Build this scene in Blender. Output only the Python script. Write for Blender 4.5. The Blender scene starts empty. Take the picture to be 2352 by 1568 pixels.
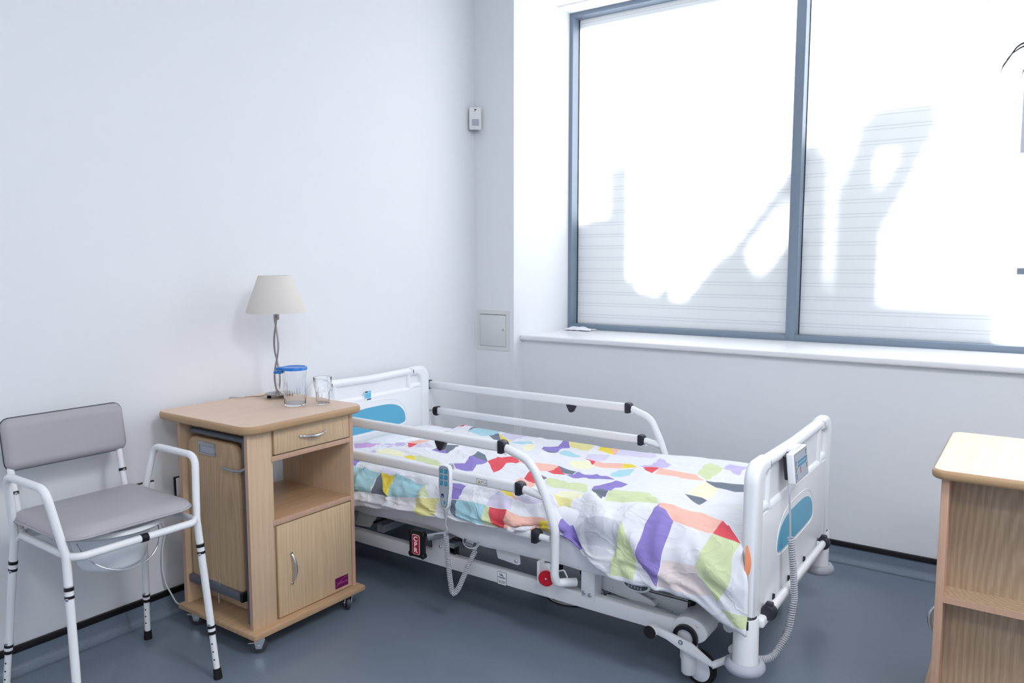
import bpy, bmesh, math, random
from mathutils import Vector, Matrix
S = bpy.context.scene
COL = S.collection
random.seed(4)
# ---------------------------------------------------------------- camera
cd = bpy.data.cameras.new('camera'); cam = bpy.data.objects.new('camera', cd); COL.objects.link(cam)
cd.sensor_width = 36.0; cd.lens = 36.0 * 1747.65 / 2352
YAW, PIT = -0.6074, 0.1011
fw = Vector((math.sin(YAW) * math.cos(PIT), math.cos(YAW) * math.cos(PIT), -math.sin(PIT)))
cam.location = (2.972, -3.859, 1.47)
cam.rotation_euler = fw.to_track_quat('-Z', 'Y').to_euler()
S.camera = cam
# ---------------------------------------------------------------- light
W = bpy.data.worlds.new('world'); S.world = W; W.use_nodes = True
bg = W.node_tree.nodes['Background']; bg.inputs[0].default_value = (0.93, 0.965, 1.0, 1); bg.inputs[1].default_value = 1.8
sun = bpy.data.lights.new('sun', 'SUN'); sun.energy = 15.5; sun.color = (1.0, .985, .965); sun.angle = math.radians(3.1)
so = bpy.data.objects.new('sun', sun); COL.objects.link(so)
SUND = Vector((-0.12, -1.0, -0.42)).normalized()      # direction the light travels
so.rotation_euler = SUND.to_track_quat('-Z', 'Y').to_euler()
def area(name, loc, rot, sx, sy, e, col):
    l = bpy.data.lights.new(name, 'AREA'); l.shape = 'RECTANGLE'; l.size = sx; l.size_y = sy; l.energy = e; l.color = col
    o = bpy.data.objects.new(name, l); COL.objects.link(o); o.location = loc; o.rotation_euler = rot; return o
# unseen fill lamps, added near ceiling height to brighten what the window leaves dim
area('fill_light', (3.8, -2.5, 3.36), (0, 0, 0), 1.2, .6, 60, (.97, .985, 1.0))
area('fill_light', (3.9, -4.6, 3.36), (0, 0, 0), 1.2, .6, 44, (.97, .985, 1.0))
S.view_settings.view_transform = 'Standard'; S.view_settings.look = 'None'
S.view_settings.exposure = 0.06; S.view_settings.gamma = 1; S.view_settings.use_curve_mapping = False
S.cycles.use_denoising = True; S.cycles.max_bounces = 14; S.cycles.diffuse_bounces = 6; S.cycles.transmission_bounces = 12
S.cycles.sample_clamp_indirect = 6.0
S.cycles.transparent_max_bounces = 8
# ---------------------------------------------------------------- materials
def lin(c):
    return tuple(((v / 255 + .055) / 1.055) ** 2.4 if v > 10 else v / 255 / 12.92 for v in c) + (1,)
M = {}
def mat(name, rgb, rough=.5, metal=0, spec=.5, bump=None, trans=0, coat=0, ior=1.45):
    m = bpy.data.materials.new(name); m.use_nodes = True; nt = m.node_tree; b = nt.nodes['Principled BSDF']
    b.inputs['Base Color'].default_value = lin(rgb); b.inputs['Roughness'].default_value = rough
    b.inputs['Metallic'].default_value = metal; b.inputs['Specular IOR Level'].default_value = spec
    b.inputs['Transmission Weight'].default_value = trans; b.inputs['IOR'].default_value = ior
    b.inputs['Coat Weight'].default_value = coat
    tc = nt.nodes.new('ShaderNodeTexCoord'); nz = nt.nodes.new('ShaderNodeTexNoise')
    nt.links.new(tc.outputs['Object'], nz.inputs['Vector'])
    sc, st = bump if bump else (220, .02)
    nz.inputs['Scale'].default_value = sc; nz.inputs['Detail'].default_value = 3
    bp = nt.nodes.new('ShaderNodeBump'); bp.inputs['Strength'].default_value = st; bp.inputs['Distance'].default_value = .004
    if trans == 0:
        nt.links.new(nz.outputs['Fac'], bp.inputs['Height']); nt.links.new(bp.outputs['Normal'], b.inputs['Normal'])
    M[name] = m; return m
def mix_noise(name, c1, c2, scale, rough=.5, stretch=(1, 1, 1), spec=.5, lo=.35, hi=.65, bump=0, detail=4):
    m = mat(name, c1, rough, spec=spec); nt = m.node_tree; b = nt.nodes['Principled BSDF']
    tc = nt.nodes.new('ShaderNodeTexCoord'); mp = nt.nodes.new('ShaderNodeMapping'); mp.inputs['Scale'].default_value = stretch
    nz = nt.nodes.new('ShaderNodeTexNoise'); nz.inputs['Scale'].default_value = scale; nz.inputs['Detail'].default_value = detail
    cr = nt.nodes.new('ShaderNodeValToRGB'); cr.color_ramp.elements[0].position = lo; cr.color_ramp.elements[1].position = hi
    cr.color_ramp.elements[0].color = lin(c1); cr.color_ramp.elements[1].color = lin(c2)
    nt.links.new(tc.outputs['Object'], mp.inputs['Vector']); nt.links.new(mp.outputs[0], nz.inputs['Vector'])
    nt.links.new(nz.outputs['Fac'], cr.inputs['Fac']); nt.links.new(cr.outputs[0], b.inputs['Base Color'])
    return m
def wood(name, light, dark, axis='z', off=(0, 0, 0), amp=.5, rough=.42, scale=13., st=.10, dist=7.0):
    """oak laminate: cathedral rings squashed along the grain plus fine pores"""
    m = bpy.data.materials.new(name); m.use_nodes = True; nt = m.node_tree; b = nt.nodes['Principled BSDF']; L = nt.links.new
    b.inputs['Roughness'].default_value = rough
    tc = nt.nodes.new('ShaderNodeTexCoord'); mp = nt.nodes.new('ShaderNodeMapping')
    s = {'x': (st, 1, 1), 'y': (1, st, 1), 'z': (1, 1, st)}[axis]
    mp.inputs['Scale'].default_value = s; mp.inputs['Location'].default_value = tuple(-p * q for p, q in zip(off, s))
    L(tc.outputs['Object'], mp.inputs['Vector'])
    wv = nt.nodes.new('ShaderNodeTexWave'); wv.wave_type = 'RINGS'; wv.rings_direction = 'SPHERICAL'
    wv.inputs['Scale'].default_value = scale; wv.inputs['Distortion'].default_value = dist; wv.inputs['Detail'].default_value = 4; wv.inputs['Detail Roughness'].default_value = .6
    wv.inputs['Detail Scale'].default_value = 2.0; L(mp.outputs[0], wv.inputs['Vector'])
    mp2 = nt.nodes.new('ShaderNodeMapping'); k = 1.0
    mp2.inputs['Scale'].default_value = tuple(.025 if v < .5 else 1.0 for v in s); L(tc.outputs['Object'], mp2.inputs['Vector'])
    nz = nt.nodes.new('ShaderNodeTexNoise'); nz.inputs['Scale'].default_value = 380; nz.inputs['Detail'].default_value = 4; L(mp2.outputs[0], nz.inputs['Vector'])
    nz2 = nt.nodes.new('ShaderNodeTexNoise'); nz2.inputs['Scale'].default_value = 60; nz2.inputs['Detail'].default_value = 3; L(mp2.outputs[0], nz2.inputs['Vector'])
    a = nt.nodes.new('ShaderNodeMath'); a.operation = 'MULTIPLY'; a.inputs[1].default_value = amp; L(wv.outputs['Fac'], a.inputs[0])
    c = nt.nodes.new('ShaderNodeMath'); c.operation = 'MULTIPLY_ADD'; c.inputs[1].default_value = .55; L(nz.outputs['Fac'], c.inputs[0]); L(a.outputs[0], c.inputs[2])
    d = nt.nodes.new('ShaderNodeMath'); d.operation = 'MULTIPLY_ADD'; d.inputs[1].default_value = .32; L(nz2.outputs['Fac'], d.inputs[0]); L(c.outputs[0], d.inputs[2])
    cr = nt.nodes.new('ShaderNodeValToRGB'); cr.color_ramp.elements[0].position = .28; cr.color_ramp.elements[1].position = 1.0
    cr.color_ramp.elements[0].color = lin(light); cr.color_ramp.elements[1].color = lin(dark)
    L(d.outputs[0], cr.inputs['Fac']); L(cr.outputs[0], b.inputs['Base Color'])
    bp = nt.nodes.new('ShaderNodeBump'); bp.inputs['Strength'].default_value = .06; bp.inputs['Distance'].default_value = .002
    L(nz.outputs['Fac'], bp.inputs['Height']); L(bp.outputs[0], b.inputs['Normal'])
    M[name] = m; return m
mat('wall', (229, 231, 235), .6, spec=.3, bump=(90, .03))
mat('wall_paint_warm', (216, 218, 218), .5)
mat('ceiling', (240, 241, 243), .7)
mix_noise('floor', (106, 118, 133), (119, 131, 146), 420, .24, spec=.75, detail=2)
mat('black_strip', (14, 15, 20), .45)
mat('frame_grey', (124, 138, 154), .45, spec=.5)
mat('white_paint', (232, 233, 236), .28, spec=.5)
mat('white_plastic', (236, 238, 242), .32, spec=.5)
mat('offwhite_plastic', (225, 227, 228), .4)
mat('grey_plastic', (172, 175, 186), .38)
mat('dark_grey_paint', (88, 93, 103), .35)
mat('mid_grey_metal', (150, 154, 162), .32, metal=.4)
mat('aluminium', (182, 185, 192), .3, metal=.85)
mat('chrome', (215, 216, 220), .12, metal=1)
mat('brushed_nickel', (165, 160, 160), .25, metal=1)
mat('black_plastic', (18, 19, 25), .35)
mat('charcoal_plastic', (42, 44, 54), .4)
mat('black_rubber', (16, 16, 20), .6)
mat('grey_rubber', (62, 62, 70), .5)
mat('blue_panel', (92, 172, 205), .35)
mat('red_plastic', (205, 18, 45), .35)
mat('red_label', (185, 22, 52), .4)
mat('maroon_label', (104, 12, 78), .3)
mat('maroon_print', (170, 92, 150), .4)
mat('vinyl_grey', (166, 164, 169), .38, spec=.5, bump=(600, .05))
mat('piping', (52, 54, 66), .5)
mat('linen_shade', (221, 215, 208), .8, bump=(900, .25))
mat('sheet', (236, 237, 243), .85, bump=(60, .1))
mat('button_blue', (30, 140, 178), .4)
mat('button_navy', (12, 22, 110), .4)
mat('print_dark', (48, 50, 62), .5)
mat('label_white', (238, 240, 243), .4)
mat('label_yellow', (205, 170, 40), .4)
mat('blue_print', (45, 85, 140), .4)
mat('sky_print', (105, 195, 225), .4)
mat('lid_blue', (22, 118, 205), .3, coat=.3)
mat('remote_face', (172, 181, 192), .4)
mat('cord_grey', (182, 184, 192), .45)
mat('cable_white', (228, 230, 236), .5)
mat('clear_plastic', (252, 253, 255), .03, trans=1, ior=1.45)
mat('glass', (253, 254, 255), .02, trans=1, ior=1.45)
mat('inner_glow_grey', (205, 207, 212), .5)
wood('oak', (214, 186, 156), (178, 148, 116), 'z', (.23, .1, .1), .12)
wood('oak_leaf', (206, 176, 140), (152, 122, 90), 'z', (.06, -.30, .30), .17, scale=24, st=.13, dist=5.0)
wood('oak_door', (214, 186, 152), (168, 138, 104), 'z', (.16, .07, .22), .13, scale=24, st=.13, dist=5.0)
wood('oak_top', (224, 198, 176), (208, 176, 148), 'y', (.1, .1, .1), .10)
wood('oak_board', (196, 162, 128), (158, 126, 94), 'y', (.1, .1, .1), .15)
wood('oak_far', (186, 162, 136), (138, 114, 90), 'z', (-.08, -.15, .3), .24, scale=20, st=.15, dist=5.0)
wood('oak_edge', (200, 164, 140), (172, 134, 112), 'z', (.1, .1, .1), .05)
wood('oak_band', (180, 148, 112), (160, 128, 94), 'y', (.1, .1, .1), .05)
PAT = {'WH': (229, 230, 236), 'LB': (172, 214, 225), 'GR': (118, 126, 140), 'YE': (236, 214, 84), 'LG': (210, 221, 176), 'LY': (240, 239, 206),
       'PU': (146, 132, 200), 'PV': (198, 189, 228), 'PP': (214, 210, 231), 'RE': (226, 90, 100), 'SA': (242, 190, 175), 'SP': (228, 214, 214),
       'GY': (210, 212, 220), 'GW': (224, 226, 230), 'OL': (228, 222, 158), 'MG': (208, 168, 217)}
for k, c in PAT.items():
    m_ = mat('fabric_' + k, c, .85, spec=.2, bump=(1500, .10)); nt_ = m_.node_tree
    b1 = next(n for n in nt_.nodes if n.type == 'BUMP'); tc_ = next(n for n in nt_.nodes if n.type == 'TEX_COORD')
    mp_ = nt_.nodes.new('ShaderNodeMapping'); mp_.inputs['Scale'].default_value = (.75, 1.25, 1.0); mp_.inputs['Rotation'].default_value = (0, 0, .35)
    wn = nt_.nodes.new('ShaderNodeTexNoise'); wn.inputs['Scale'].default_value = 7; wn.inputs['Detail'].default_value = 2.5; wn.inputs['Distortion'].default_value = 1.6
    ab = nt_.nodes.new('ShaderNodeMath'); ab.operation = 'SUBTRACT'; ab.inputs[1].default_value = .5; a2 = nt_.nodes.new('ShaderNodeMath'); a2.operation = 'ABSOLUTE'
    pw = nt_.nodes.new('ShaderNodeMath'); pw.operation = 'POWER'; pw.inputs[1].default_value = .6
    b2 = nt_.nodes.new('ShaderNodeBump'); b2.inputs['Strength'].default_value = .42; b2.inputs['Distance'].default_value = .022; b2.invert = True
    nt_.links.new(tc_.outputs['Object'], mp_.inputs['Vector']); nt_.links.new(mp_.outputs[0], wn.inputs['Vector']); nt_.links.new(wn.outputs['Fac'], ab.inputs[0]); nt_.links.new(ab.outputs[0], a2.inputs[0])
    nt_.links.new(a2.outputs[0], pw.inputs[0]); nt_.links.new(pw.outputs[0], b2.inputs['Height']); nt_.links.new(b1.outputs[0], b2.inputs['Normal']); nt_.links.new(b2.outputs[0], nt_.nodes['Principled BSDF'].inputs['Normal'])
# ---------------------------------------------------------------- helpers
def tagp(o, label=None, cat=None, group=None, kind=None):
    if label: o['label'] = label
    if cat: o['category'] = cat
    if group: o['group'] = group
    if kind: o['kind'] = kind
    return o
def thing(name, loc, label, cat, group=None, kind=None):
    o = bpy.data.objects.new(name, None); COL.objects.link(o); o.location = loc; o.empty_display_size = .1
    return tagp(o, label, cat, group, kind)
def wofs(p):
    v = Vector((0, 0, 0))
    while p is not None:
        v += Vector(p.location); p = p.parent
    return v
NOSPLIT = {'symbol', 'pictogram', 'sticker', 'warning_sticker', 'shade_ring', 'recessed_pull', 'indicator_print', 'face', 'membrane_panel', 'gasket', 'coiled_cord', 'headboard', 'footboard'}
class MB:
    """collects shapes given in room coordinates and links them as one mesh object"""
    def __init__(s): s.b = bmesh.new(); s.mats = []; s.cur = 0
    def m(s, name):
        if name not in s.mats: s.mats.append(name)
        s.cur = s.mats.index(name); return s
    def _add(s, t):
        vm = {}
        for v in t.verts: vm[v] = s.b.verts.new(v.co)
        for f in t.faces:
            try:
                g = s.b.faces.new([vm[v] for v in f.verts]); g.material_index = s.cur; g.smooth = True
            except ValueError: pass
        t.free(); return s
    def box(s, x0, x1, y0, y1, z0, z1, bev=0, seg=2, mx=None):
        t = bmesh.new(); bmesh.ops.create_cube(t, size=1)
        for v in t.verts: v.co = Vector(((x0 + x1) / 2 + v.co.x * (x1 - x0), (y0 + y1) / 2 + v.co.y * (y1 - y0), (z0 + z1) / 2 + v.co.z * (z1 - z0)))
        if bev: bmesh.ops.bevel(t, geom=t.edges[:], offset=bev, segments=seg, profile=.5, affect='EDGES')
        if mx: bmesh.ops.transform(t, matrix=mx, verts=t.verts)
        return s._add(t)
    def prism(s, pts, o, U, V, th, bev=0, seg=2, centre=False):
        """outline in (u,v) at origin o, thickness th along U x V"""
        o, U, V = Vector(o), Vector(U).normalized(), Vector(V).normalized(); N = U.cross(V).normalized()
        t = bmesh.new(); a = o - N * th / 2 if centre else o
        vs = [t.verts.new(a + U * p[0] + V * p[1]) for p in pts]; f = t.faces.new(vs)
        r = bmesh.ops.extrude_face_region(t, geom=[f]); nv = [e for e in r['geom'] if isinstance(e, bmesh.types.BMVert)]
        bmesh.ops.translate(t, verts=nv, vec=N * th)
        bmesh.ops.recalc_face_normals(t, faces=t.faces)
        if bev:
            ed = [e for e in t.edges if len(e.link_faces) == 2 and e.calc_face_angle(0) > .9]
            ed = [e for e in ed if abs((e.verts[0].co - e.verts[1].co).normalized().dot(N)) < .5]
            bmesh.ops.bevel(t, geom=ed, offset=bev, segments=seg, profile=.5, affect='EDGES')
        return s._add(t)
    def tube(s, pts, r, n=12, closed=False, fillet=0, fs=6, flat=None, up=None, cap=True):
        """sweep a circle (or an ellipse r x flat with 'up' as its long direction) along pts"""
        P = [Vector(p) for p in pts]
        if fillet: P = fil(P, fillet, fs, closed)
        N = len(P); t = bmesh.new(); rings = []
        def tan(i):
            if closed: return (P[(i + 1) % N] - P[(i - 1) % N]).normalized()
            if i == 0: return (P[1] - P[0]).normalized()
            if i == N - 1: return (P[-1] - P[-2]).normalized()
            return ((P[i + 1] - P[i]).normalized() + (P[i] - P[i - 1]).normalized()).normalized()
        T = tan(0); ref = Vector(up) if up else (Vector((0, 0, 1)) if abs(T.z) < .9 else Vector((1, 0, 0)))
        A = (ref - T * ref.dot(T)).normalized()
        rr = r if isinstance(r, (list, tuple)) else None
        for i in range(N):
            T = tan(i)
            if up and abs(Vector(up).dot(T)) < .98: A = Vector(up)
            A = (A - T * A.dot(T)).normalized(); B = T.cross(A)
            ri = rr[min(i, len(rr) - 1)] if rr else r
            fl = flat if flat else ri
            rings.append([t.verts.new(P[i] + A * math.cos(2 * math.pi * k / n) * fl + B * math.sin(2 * math.pi * k / n) * ri) for k in range(n)])
        for i in range(N if closed else N - 1):
            a, b = rings[i], rings[(i + 1) % N]
            for k in range(n): t.faces.new((a[k], a[(k + 1) % n], b[(k + 1) % n], b[k]))
        if cap and not closed: t.faces.new(rings[0][::-1]); t.faces.new(rings[-1])
        return s._add(t)
    def lathe(s, prof, o, axis=(0, 0, 1), n=32, closed=False):
        """prof: (radius, height) list"""
        o = Vector(o); Z = Vector(axis).normalized(); X = Z.orthogonal().normalized(); Y = Z.cross(X); t = bmesh.new(); R = []
        for r, h in prof:
            if r < 1e-5: R.append([t.verts.new(o + Z * h)])
            else: R.append([t.verts.new(o + Z * h + (X * math.cos(2 * math.pi * k / n) + Y * math.sin(2 * math.pi * k / n)) * r) for k in range(n)])
        rng = range(len(R)) if closed else range(len(R) - 1)
        for i in rng:
            a, b = R[i], R[(i + 1) % len(R)]
            for k in range(n):
                k2 = (k + 1) % n
                if len(a) == 1 and len(b) == 1: continue
                if len(a) == 1: t.faces.new((a[0], b[k2], b[k]))
                elif len(b) == 1: t.faces.new((a[k], a[k2], b[0]))
                else: t.faces.new((a[k], a[k2], b[k2], b[k]))
        bmesh.ops.recalc_face_normals(t, faces=t.faces)
        return s._add(t)
    def cyl(s, o, axis, r, h, bev=.002, n=24):
        return s.lathe([(0, 0), (r - bev, 0), (r, bev), (r, h - bev), (r - bev, h), (0, h)], o, axis, n)
    def quadgrid(s, fn, nu, nv):
        t = bmesh.new(); g = [[t.verts.new(fn(i / nu, j / nv)) for j in range(nv + 1)] for i in range(nu + 1)]
        for i in range(nu):
            for j in range(nv): t.faces.new((g[i][j], g[i + 1][j], g[i + 1][j + 1], g[i][j + 1]))
        return s._add(t)
    def build(s, name, parent=None, label=None, cat=None, group=None, kind=None, sharp=38, loc=None):
        if parent is not None and name not in NOSPLIT:
            # islands lying apart become parts of their own
            s.b.verts.index_update(); n = len(s.b.verts); par = list(range(n))
            def root(i):
                while par[i] != i: par[i] = par[par[i]]; i = par[i]
                return i
            for e in s.b.edges:
                a, c = root(e.verts[0].index), root(e.verts[1].index)
                if a != c: par[a] = c
            isl = {}
            for v in s.b.verts: isl.setdefault(root(v.index), []).append(v.co)
            ks = list(isl); bb = [[min(c[i] for c in isl[k]) for i in range(3)] + [max(c[i] for c in isl[k]) for i in range(3)] for k in ks]
            grp = list(range(len(ks)))
            if len(ks) > 1:
                for i in range(len(ks)):
                    for j in range(i):
                        if all(bb[i][a] - .006 < bb[j][a + 3] and bb[j][a] - .006 < bb[i][a + 3] for a in range(3)):
                            o_, n_ = grp[j], grp[i]; grp = [n_ if g == o_ else g for g in grp]
            if len(set(grp)) > 1:
                first = None; of = {k: grp[i] for i, k in enumerate(ks)}; tag_ = [of[root(i)] for i in range(n)]
                for g in dict.fromkeys(grp):
                    q = MB(); q.mats = list(s.mats); q.b.free(); q.b = s.b.copy(); q.b.verts.ensure_lookup_table()
                    bmesh.ops.delete(q.b, geom=[v for i, v in enumerate(q.b.verts) if tag_[i] != g], context='VERTS')
                    o = q._link(name, parent, None, None, None, None, sharp, loc); first = first or o
                s.b.free(); return first
        return s._link(name, parent, label, cat, group, kind, sharp, loc)
    def _link(s, name, parent, label, cat, group, kind, sharp, loc):
        me = bpy.data.meshes.new(name)
        off = wofs(parent) if parent else Vector((0, 0, 0))
        if loc is not None: off = Vector(loc)
        bmesh.ops.translate(s.b, verts=s.b.verts, vec=-off)
        s.b.to_mesh(me); s.b.free()
        for k in s.mats: me.materials.append(M[k])
        me.set_sharp_from_angle(angle=math.radians(sharp))
        o = bpy.data.objects.new(name, me); COL.objects.link(o)
        if parent: o.parent = parent
        if loc is not None: o.location = off - (wofs(parent) if parent else Vector((0, 0, 0)))
        return tagp(o, label, cat, group, kind)
def fil(P, r, fs=6, closed=False):
    out = []; N = len(P)
    for i in range(N):
        if not closed and (i == 0 or i == N - 1): out.append(P[i]); continue
        a, b, c = P[i - 1], P[i], P[(i + 1) % N]
        u = a - b; v = c - b; ang = u.angle(v)
        rr = r[i] if isinstance(r, (list, tuple)) else r
        if ang > 3.1 or rr <= 0: out.append(b); continue
        d = min(rr / math.tan(ang / 2), u.length * .48, v.length * .48)
        p0 = b + u.normalized() * d; p1 = b + v.normalized() * d
        for k in range(fs + 1):
            t = k / fs; out.append(p0 * (1 - t) ** 2 + b * 2 * t * (1 - t) + p1 * t * t)
    return out
def rrect(u0, u1, v0, v1, r, n=6):
    rs = r if isinstance(r, (list, tuple)) else (r,) * 4     # bl, br, tr, tl
    out = []
    for (cx, cy, a0, rr) in ((u0 + rs[0], v0 + rs[0], 180, rs[0]), (u1 - rs[1], v0 + rs[1], 270, rs[1]), (u1 - rs[2], v1 - rs[2], 0, rs[2]), (u0 + rs[3], v1 - rs[3], 90, rs[3])):
        for k in range(n + 1):
            a = math.radians(a0 + 90 * k / n); out.append((cx + rr * math.cos(a), cy + rr * math.sin(a)))
    return out
def text(txt, size, o, U, V, m, parent, name='lettering', align='CENTER', th=.0006, bold=0, sx=1):
    cu = bpy.data.curves.new('t', 'FONT'); cu.body = txt; cu.size = size; cu.extrude = th; cu.align_x = align; cu.align_y = 'CENTER'; cu.offset = bold
    cu.resolution_u = 3; cu.space_line = 1.0
    to = bpy.data.objects.new('t', cu); COL.objects.link(to); dg = bpy.context.evaluated_depsgraph_get(); dg.update()
    me = bpy.data.meshes.new_from_object(to.evaluated_get(dg)); bpy.data.objects.remove(to); bpy.data.curves.remove(cu)
    U, V = Vector(U).normalized(), Vector(V).normalized(); N = U.cross(V)
    mx = Matrix((U, V, N)).transposed().to_4x4(); me.transform(Matrix.Diagonal((sx, 1, 1, 1))); me.transform(mx)
    me.transform(Matrix.Translation(Vector(o) - wofs(parent))); me.materials.clear(); me.materials.append(M[m]); me.name = name
    ob = bpy.data.objects.new(name, me); COL.objects.link(ob); ob.parent = parent; return ob
def helix(path, R, pitch, seg=10):
    P = fil([Vector(p) for p in path], .09, 10); L = [0]
    for a, b in zip(P, P[1:]): L.append(L[-1] + (b - a).length)
    n = int(L[-1] / pitch * seg); out = []; j = 0
    T = (P[1] - P[0]).normalized(); A = T.orthogonal().normalized()
    for i in range(n + 1):
        d = L[-1] * i / n
        while j < len(L) - 2 and L[j + 1] < d: j += 1
        T = (P[j + 1] - P[j]).normalized(); p = P[j] + T * (d - L[j])
        A = (A - T * A.dot(T)).normalized(); B = T.cross(A); a = 2 * math.pi * i / seg
        out.append(p + (A * math.cos(a) + B * math.sin(a)) * R)
    return out
X, Y, Z = Vector((1, 0, 0)), Vector((0, 1, 0)), Vector((0, 0, 1))

# ================================================================ the room
XR, YB, ZC = 4.6, -6.2, 3.4
XW = 3.302    # right end of the window           # right wall, rear wall, ceiling height
XP, DU, DW, ZT = 0.303, 0.094, 0.652, 3.118   # pillar edge, wall under window, window plane, window head
ST = 'structure'
MB().m('floor').box(-.1, XR, YB, DU + .1, -.1, 0).build('floor', kind=ST)
MB().m('ceiling').box(-.3, XR + .3, YB - .3, 0, ZC, ZC + .15).build('ceiling', kind=ST)
b = MB().m('wall').box(-.3, 0, YB - .3, .3, 0, ZC); b.build('wall_left', kind=ST)
MB().m('wall').box(XR, XR + .3, YB - .3, 1.0, 0, ZC).build('wall_right', kind=ST)
MB().m('wall').box(0, XR, YB - .3, YB, 0, ZC).build('wall_rear', kind=ST)
# window wall: pillar at the corner, lower wall below the sill, lintel above
b = MB().m('wall'); b.box(0, XP, 0, 1.0, 0, ZC + .1)
b.box(XP, XR, DU, 1.0, 0, 1.000); b.box(XW, XR, 0, 1.0, 0, ZC + .1)
b.box(XP, XR, 0, 1.0, ZT + .012, ZC + .1)
b.build('wall_window', kind=ST)
# soffit board over the window recess, with the shadow gap where it stops short of the room
b = MB().m('ceiling'); b.box(XP, XW, .50, DW, ZT, ZT + .012); b.box(XP, XW, .0, .49, ZT + .004, ZT + .012); b.build('trim_1', kind=ST)
# sill board
b = MB().m('white_paint').box(XP - .002, XW, .066, DW + .02, .998, 1.030, bev=.008, seg=3)
b.build('trim_2', kind=ST)
# black capping strip and coved floor skirting
def cove(f, n=12):
    return [(.010, .076)] + [(.010 + .034 * (1 - math.cos(math.radians(90 * k / n))), .0355 - .034 * math.sin(math.radians(90 * k / n))) for k in range(n + 1)]
def skirting(name_s, name_b, p0, p1, nrm):
    p0, p1, nrm = Vector(p0), Vector(p1), Vector(nrm)
    pr = cove(None); q = MB().m('floor'); t = bmesh.new(); A = []; B = []
    for d, z in pr + [(0, .001), (0, .076)]:
        A.append(t.verts.new(p0 + nrm * d + Z * z)); B.append(t.verts.new(p1 + nrm * d + Z * z))
    n = len(A)
    for i in range(n): t.faces.new((A[i], B[i], B[(i + 1) % n], A[(i + 1) % n]))
    bmesh.ops.recalc_face_normals(t, faces=t.faces); q._add(t); q.build(name_b, kind=ST, sharp=60)
    a = p0 + nrm * .008; c = p1
    lo = Vector((min(p0.x, p1.x), min(p0.y, p1.y), 0)); hi = Vector((max(p0.x, p1.x), max(p0.y, p1.y), 0))
    e = nrm * .016
    x0, x1 = min(lo.x, lo.x + e.x), max(hi.x, hi.x + e.x); y0, y1 = min(lo.y, lo.y + e.y), max(hi.y, hi.y + e.y)
    MB().m('black_strip').box(x0, x1, y0, y1, .076, .101, bev=.003).build(name_s, kind=ST)
skirting('baseboard_left', 'trim_3', (0, YB, 0), (0, 0, 0), (1, 0, 0))
skirting('baseboard_window', 'trim_4', (XP, DU, 0), (XW, DU, 0), (0, -1, 0))
skirting('baseboard_right', 'trim_6', (XW, 0, 0), (XR, 0, 0), (0, -1, 0))
skirting('baseboard_pillar', 'trim_5', (0, 0, 0), (XP, 0, 0), (0, -1, 0))
# ---- window: deep grey frame, three translucent ribbed panels
FD = .085       # frame depth in front of the panel
P0 = DW + FD    # panel plane
def translucent(name, col, line):
    m = bpy.data.materials.new(name); m.use_nodes = True; nt = m.node_tree; L = nt.links.new
    for n in list(nt.nodes): nt.nodes.remove(n)
    out = nt.nodes.new('ShaderNodeOutputMaterial'); tr = nt.nodes.new('ShaderNodeBsdfTranslucent'); gl = nt.nodes.new('ShaderNodeBsdfPrincipled')
    gl.inputs['Base Color'].default_value = lin((225, 230, 236)); gl.inputs['Roughness'].default_value = .35
    mx = nt.nodes.new('ShaderNodeMixShader'); mx.inputs[0].default_value = .18
    tc = nt.nodes.new('ShaderNodeTexCoord'); sp = nt.nodes.new('ShaderNodeSeparateXYZ'); L(tc.outputs['Object'], sp.inputs[0])
    # pairs of thin horizontal ribs every 77 mm
    dv = nt.nodes.new('ShaderNodeMath'); dv.operation = 'DIVIDE'; dv.inputs[1].default_value = .0775; L(sp.outputs['Z'], dv.inputs[0])
    fr = nt.nodes.new('ShaderNodeMath'); fr.operation = 'FRACT'; L(dv.outputs[0], fr.inputs[0])
    cr = nt.nodes.new('ShaderNodeValToRGB'); cr.color_ramp.interpolation = 'EASE'
    E = cr.color_ramp.elements; E[0].position = 0; E[0].color = col; E[1].position = 1; E[1].color = col
    for p, c in ((.30, col), (.335, line), (.37, col), (.52, col), (.56, line), (.60, col)):
        e = E.new(p); e.color = c
    L(fr.outputs[0], cr.inputs['Fac']); L(cr.outputs[0], tr.inputs['Color'])
    L(tr.outputs[0], mx.inputs[1]); L(gl.outputs[0], mx.inputs[2]); L(mx.outputs[0], out.inputs['Surface'])
    M[name] = m
translucent('ribbed_panel', (.92, .93, .94, 1), (.66, .69, .72, 1))
mull = [1.765, 3.25]
fw_ = .046
def frame_part(x0, x1, z0, z1): return (x0, x1, DW, P0 + .03, z0, z1)
left = XP
for i, mxx in enumerate(mull):
    right = mxx + .052
    b = MB().m('frame_grey')
    zb, zt = 1.030, ZT
    b.box(*frame_part(left + (.0 if i == 0 else .052), left + .026 if i == 0 else left + .053, zb + .034, zt - .026))
    lf = left if i == 0 else left + .052
    b.box(*frame_part(lf, mxx, zb, zb + .034), bev=.002)
    b.box(*frame_part(lf, mxx, zt - .026, zt), bev=.002)
    b.box(mxx, mxx + .052, DW, P0 + .03, zb, zt, bev=.002)
    w = b.build('window_%d' % (i + 1), kind=ST)
    g = MB().m('ribbed_panel').box(left, right - .02, P0, P0 + .008, zb + .01, zt - .01); g.build('pane', w)
    d = MB().m('black_strip')
    xl = left + (.026 if i == 0 else .053)
    d.box(xl, xl + .004, P0 - .006, P0, zb + .034, zt - .026); d.build('gasket', w)
    left = mxx
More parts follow.
